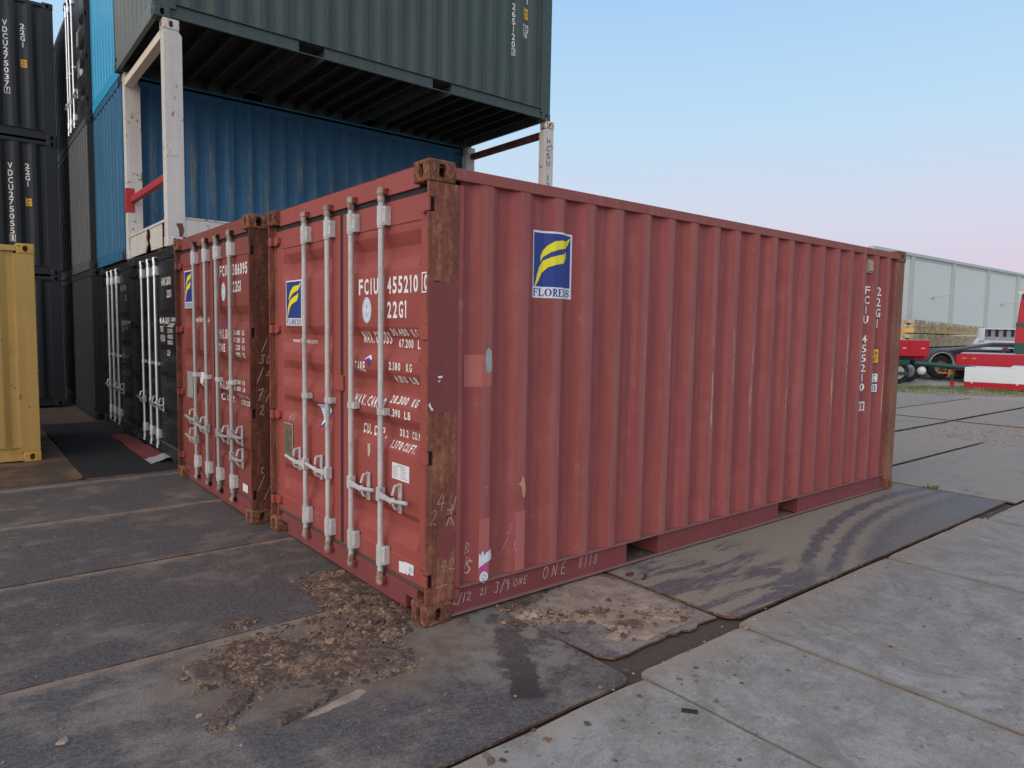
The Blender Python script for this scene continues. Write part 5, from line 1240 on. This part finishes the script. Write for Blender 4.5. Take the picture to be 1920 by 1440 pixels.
# vehicles
vr = paint('vehicle_red', (.42, .006, .022), var=.06, streak=.03, rough=.35); vw = paint('vehicle_white', (.66, .72, .74), var=.04, streak=.04, rough=.4); vg = paint('vehicle_green', (.010, .075, .050), var=.1, streak=.03, rough=.35)
vb = plain('chassis_blue', (.06, .075, .12), .5); vk = plain('tyre_black', (.018, .018, .019), .8); vcr = plain('chrome', (.55, .55, .57), .25, .9); vgy = plain('ramp_grey', (.22, .235, .26), .45, .4); vo = plain('strap_orange', (.60, .22, .02), .6); vcream = plain('stripe_cream', (.72, .70, .62), .5)
def wheel(parent, x, y, z, r, wd=.28, name='wheel'):
    """disc axis along local y"""
    bm = bmesh.new(); tube(bm, (x, y, z), (x, y + wd, z), r, 32)
    o = obj(name, bm, vk, parent, smooth=40, bevel=.03)
    bm = bmesh.new(); tube(bm, (x, y - .012, z), (x, y + .02, z), r * .56, 28); tube(bm, (x, y - .05, z), (x, y - .012, z), r * .22, 16)
    for k in range(8): a = k * math.pi / 4; tube(bm, (x + r * .36 * math.cos(a), y - .03, z + r * .36 * math.sin(a)), (x + r * .36 * math.cos(a), y - .012, z + r * .36 * math.sin(a)), r * .05, 6)
    obj('rim', bm, vcr, o, smooth=40); return o
# red drop side trailer on a green chassis
v = bgthing('trailer', 'red box trailer on a green chassis, half hidden by the container edge', 'trailer', 12.0, 25.0)
obj('body', boxes((0, 3.02, 0, 2.2, 1.00, 1.58)), vr, v, bevel=.02)
for x in (.8, 1.55, 2.3): obj('body_rib', boxes((x, x + .05, -.02, -.001, 1.0, 1.58)), vr, v)
for x in (2.05, 2.72): obj('reflector', boxes((x, x + .12, -.012, -.001, 1.28, 1.31)), vcream, v)
obj('underframe', boxes((0, 2.9, .1, 2.0, .86, .999)), vk, v)
obj('mudguard', boxes((2.55, 2.95, .1, .5, .86, .98)), vr, v)
obj('chassis', boxes((-.2, 2.2, -.25, -.08, .68, .86)), vg, v, bevel=.01)
bm = bmesh.new(); tube(bm, (2.0, -.9, .80), (3.72, -1.5, .66), .075, 10); obj('drawbar', bm, vg, v, smooth=40)
bm = boxes((.9, 2.02, -.5, -.4, .34, .46)); tube(bm, (2.02, -.45, .40), (2.02, -.40, .40), .06, 12); obj('spring_bar', bm, vg, v)
wheel(v, 1.82, -.2, .42, .42)
wheel(v, 2.65, .6, .45, .42)
bm = bmesh.new(); tube(bm, (3.17, -1.2, .72), (3.10, -1.25, .02), .028, 8); obj('prop_leg', bm, vg, v)
bm = boxes((3.05, 3.25, -1.15, -1.05, .40, .60)); obj('strap', bm, vo, v, bevel=.03)
bm = boxes((2.70, 3.02, -1.12, -1.06, .46, .50)); obj('strap', bm, vo, v)
bm = bmesh.new(); bmesh.ops.create_uvsphere(bm, u_segments=20, v_segments=12, radius=.15, matrix=Matrix.Translation((14.9, 25.2, .45)))
for v_ in bm.verts: x, y = FL(v_.co.x, v_.co.y); v_.co = (x, y, v_.co.z)
tag(obj('float', bm, M['sticker'], smooth=180), 'white ball shaped float lying under the green drawbar', 'float')
# dark low loader with wheel arch and ramps
v = bgthing('low_loader', 'dark blue low loader with a cream lined wheel arch and folded grey ramps', 'trailer', 16.0, 27.2)
def arch(bm, cx, cz, r0, r1, y0, y1, a0=0, a1=180, n=18):
    for k in range(n):
        a, b = R(a0 + (a1 - a0) * k / n), R(a0 + (a1 - a0) * (k + 1) / n)
        prism(bm, [(cx + r0 * math.cos(a), cz + r0 * math.sin(a)), (cx + r1 * math.cos(a), cz + r1 * math.sin(a)), (cx + r1 * math.cos(b), cz + r1 * math.sin(b)), (cx + r0 * math.cos(b), cz + r0 * math.sin(b))], 1, y0, y1)
bm = bmesh.new(); arch(bm, .80, .62, .50, .60, -.1, .5); box(bm, .2, 1.4, .3, .5, .7, 1.05); obj('wheel_arch', bm, vb, v)
bm = bmesh.new(); arch(bm, .80, .62, .485, .499, -.12, .02); obj('arch_trim', bm, vcream, v)
wheel(v, .80, -.05, .54, .45)
obj('chassis', boxes((-1.5, 6.5, .55, 2.4, .95, 1.22), (1.3, 6.5, .0, .5, .80, 1.0)), vb, v)
wheel(v, -.15, .9, .42, .38); wheel(v, 2.2, .9, .42, .38)
for k, (z0, z1) in enumerate(((1.18, 1.50), (1.12, 1.44), (1.06, 1.38))):
    bm = bmesh.new(); y = .1 + .25 * k
    for (p, q) in (((.9, z0), (2.9, z1)), ((2.9, z1), (5.2, z1 - .02))): prism(bm, [(p[0], p[1] - .035), (q[0], q[1] - .035), (q[0], q[1] + .035), (p[0], p[1] + .035)], 1, y, y + .06)
    obj('ramp', bm, vgy if k != 1 else vb, v)
bm = boxes((3.25, 3.33, .0, .1, 1.05, 1.32), (3.1, 3.5, .0, .08, 1.2, 1.26)); tube(bm, (3.3, -.05, 1.3), (3.3, .05, 1.3), .07, 10); obj('winch', bm, vcr, v)
obj('machinery', boxes((2.0, 4.6, .3, .9, 1.0, 1.16), (3.45, 3.75, .15, .3, 1.05, 1.3)), vk, v, bevel=.02)
# red fairground trailer with white skirt
v = bgthing('show_trailer', 'red show trailer with a tall striped nose, cut by the right edge', 'trailer', 16.5, 25.9)
v.rotation_euler = (0, 0, RZ - R(36))
bm = bmesh.new(); prism(bm, [(0.02, .50), (.06, 1.06), (.2, 1.12), (6.5, 1.10), (6.5, .45)], 1, 0, 2.3); obj('body', bm, vr, v, bevel=.02)
obj('deck', boxes((.2, 6.4, .05, 2.2, 1.125, 1.14)), plain('deck_reflection', (.55, .48, .56), .4), v)  # lavender paints in the reflection on top of the red body
for x in (.25, .55): obj('marker_lamp', boxes((x, x + .14, -.015, -.001, .92, .97)), vo, v)
obj('pole_rack', boxes((-.1, .3, .9, 1.0, .2, .5)), vk, v)
wheel(v, 4.0, .1, .42, .42)
# nose with stripes
bm = bmesh.new(); prof = [(1.84, 1.145), (1.80, 1.53), (1.80, 1.97), (1.82, 2.30), (1.87, 2.96), (1.92, 3.33), (1.985, 3.62), (2.12, 3.85), (5.4, 4.0), (5.4, 1.145)]
bm = bmesh.new(); prism(bm, prof, 1, .1, 2.2); n_ = obj('nose', bm, vr, v, bevel=.03)
obj('stripe', boxes((1.80, 5.41, .082, .098, 1.13, 1.17), (1.78, 5.41, .082, .098, 1.56, 1.60), (1.785, 5.41, .082, .098, 2.27, 2.31), (1.785, 5.41, .082, .098, 2.08, 2.12), (1.955, 5.41, .082, .098, 3.30, 3.34), (1.90, 5.41, .082, .098, 3.10, 3.13)), vcream, n_)
obj('band', boxes((1.785, 5.41, .086, .098, 1.171, 1.559), (1.79, 5.41, .086, .098, 2.121, 2.269)), vg, n_)
obj('banner', boxes((1.92, 5.41, .086, .098, 3.131, 3.299)), M['ink'], n_)
obj('lettering', join(fit_text('V', 2.02, 2.14, 0, .11, .02), fit_text('A', 2.15, 2.28, 0, .11, .02)), vcream, n_)
n_.children[-1].rotation_euler = (math.pi / 2, 0, 0); n_.children[-1].location = (0, .0845, 3.16)
bm = bmesh.new(); prism(bm, ell(2.18, 2.20, .14, .22, 24), 1, .066, .081); obj('emblem', bm, vcream, n_)
bm = bmesh.new(); prism(bm, ell(2.18, 2.20, .09, .16, 24), 1, .060, .0655); obj('emblem', bm, vo, n_)
# white and red stepped skirt unit in front
v = thing('step_unit', 'white and red stepped steel unit on the ground in front of the red trailer', 'step unit', (*FL(15.16, 23.2), -.03), RZ - R(78) * 0)
v.rotation_euler = (0, 0, RZ - R(38))
Lq = 2.05
obj('lower_skirt', boxes((0, Lq, 0, 1.6, .03, .235)), vr, v, bevel=.01)
obj('upper_skirt', boxes((0, Lq - .22, .0, 1.6, .236, .72), (1.25, Lq - .22, .0, 1.6, .721, .79), (Lq - .219, Lq + .6, .02, 1.6, .236, .79)), vw, v, bevel=.01)
obj('corner_plate', boxes((Lq - .215, Lq + .01, -.012, .0185, .2355, .68)), vr, v)
obj('side_skirt', boxes((Lq + .001, Lq + 1.4, .3, 1.6, .08, .235)), vr, v)
bm = boxes((-.42, -.30, .2, .3, .02, .22), (-.44, -.20, .19, .31, .20, .225)); obj('step', bm, vr, v)
for x in (.22, 1.45): 
    bm = bmesh.new(); tube(bm, (x, -.012, .215), (x, 0, .215), .025, 8); obj('marker_lamp', bm, vcream, v)
# white rack trailer with dark slots
v = bgthing('rack_trailer', 'white framed trailer with a row of dark upright slots, behind the grey ramps', 'trailer', 20.7, 31.0)
obj('frame', boxes((.15, .36, 0, .2, 1.50, 2.14), (.1, 3.2, 0, .2, 1.42, 1.60), (.37, 3.2, .05, .2, 2.09, 2.14)), vw, v, bevel=.01)
bm = bmesh.new(); prism(bm, [(-.05, 1.42), (.149, 1.42), (.149, 1.72), (.05, 1.6)], 1, 0, .2); obj('gusset', bm, vw, v)
obj('back_panel', boxes((.37, 3.2, .16, .2, 1.601, 2.089)), plain('panel_bluegrey', (.30, .34, .38), .5), v)
for x in (.38, .58, .92, 1.28, 1.63, 1.98, 2.33): obj('slot', boxes((x, x + .13, .13, .159, 1.78, 2.085)), M['ink'], v)
obj('tools', boxes((.42, 3.1, .05, .15, 1.601, 1.74)), M['galv_dull'], v, bevel=.02)
for x in (.9, 1.9): obj('prong', boxes((x, x + .03, .0, .04, 1.601, 1.70)), vw, v)
obj('axle_frame', boxes((.3, 3.2, .1, 1.6, .9, 1.0)), vk, v); wheel(v, 1.0, .2, .45, .45)
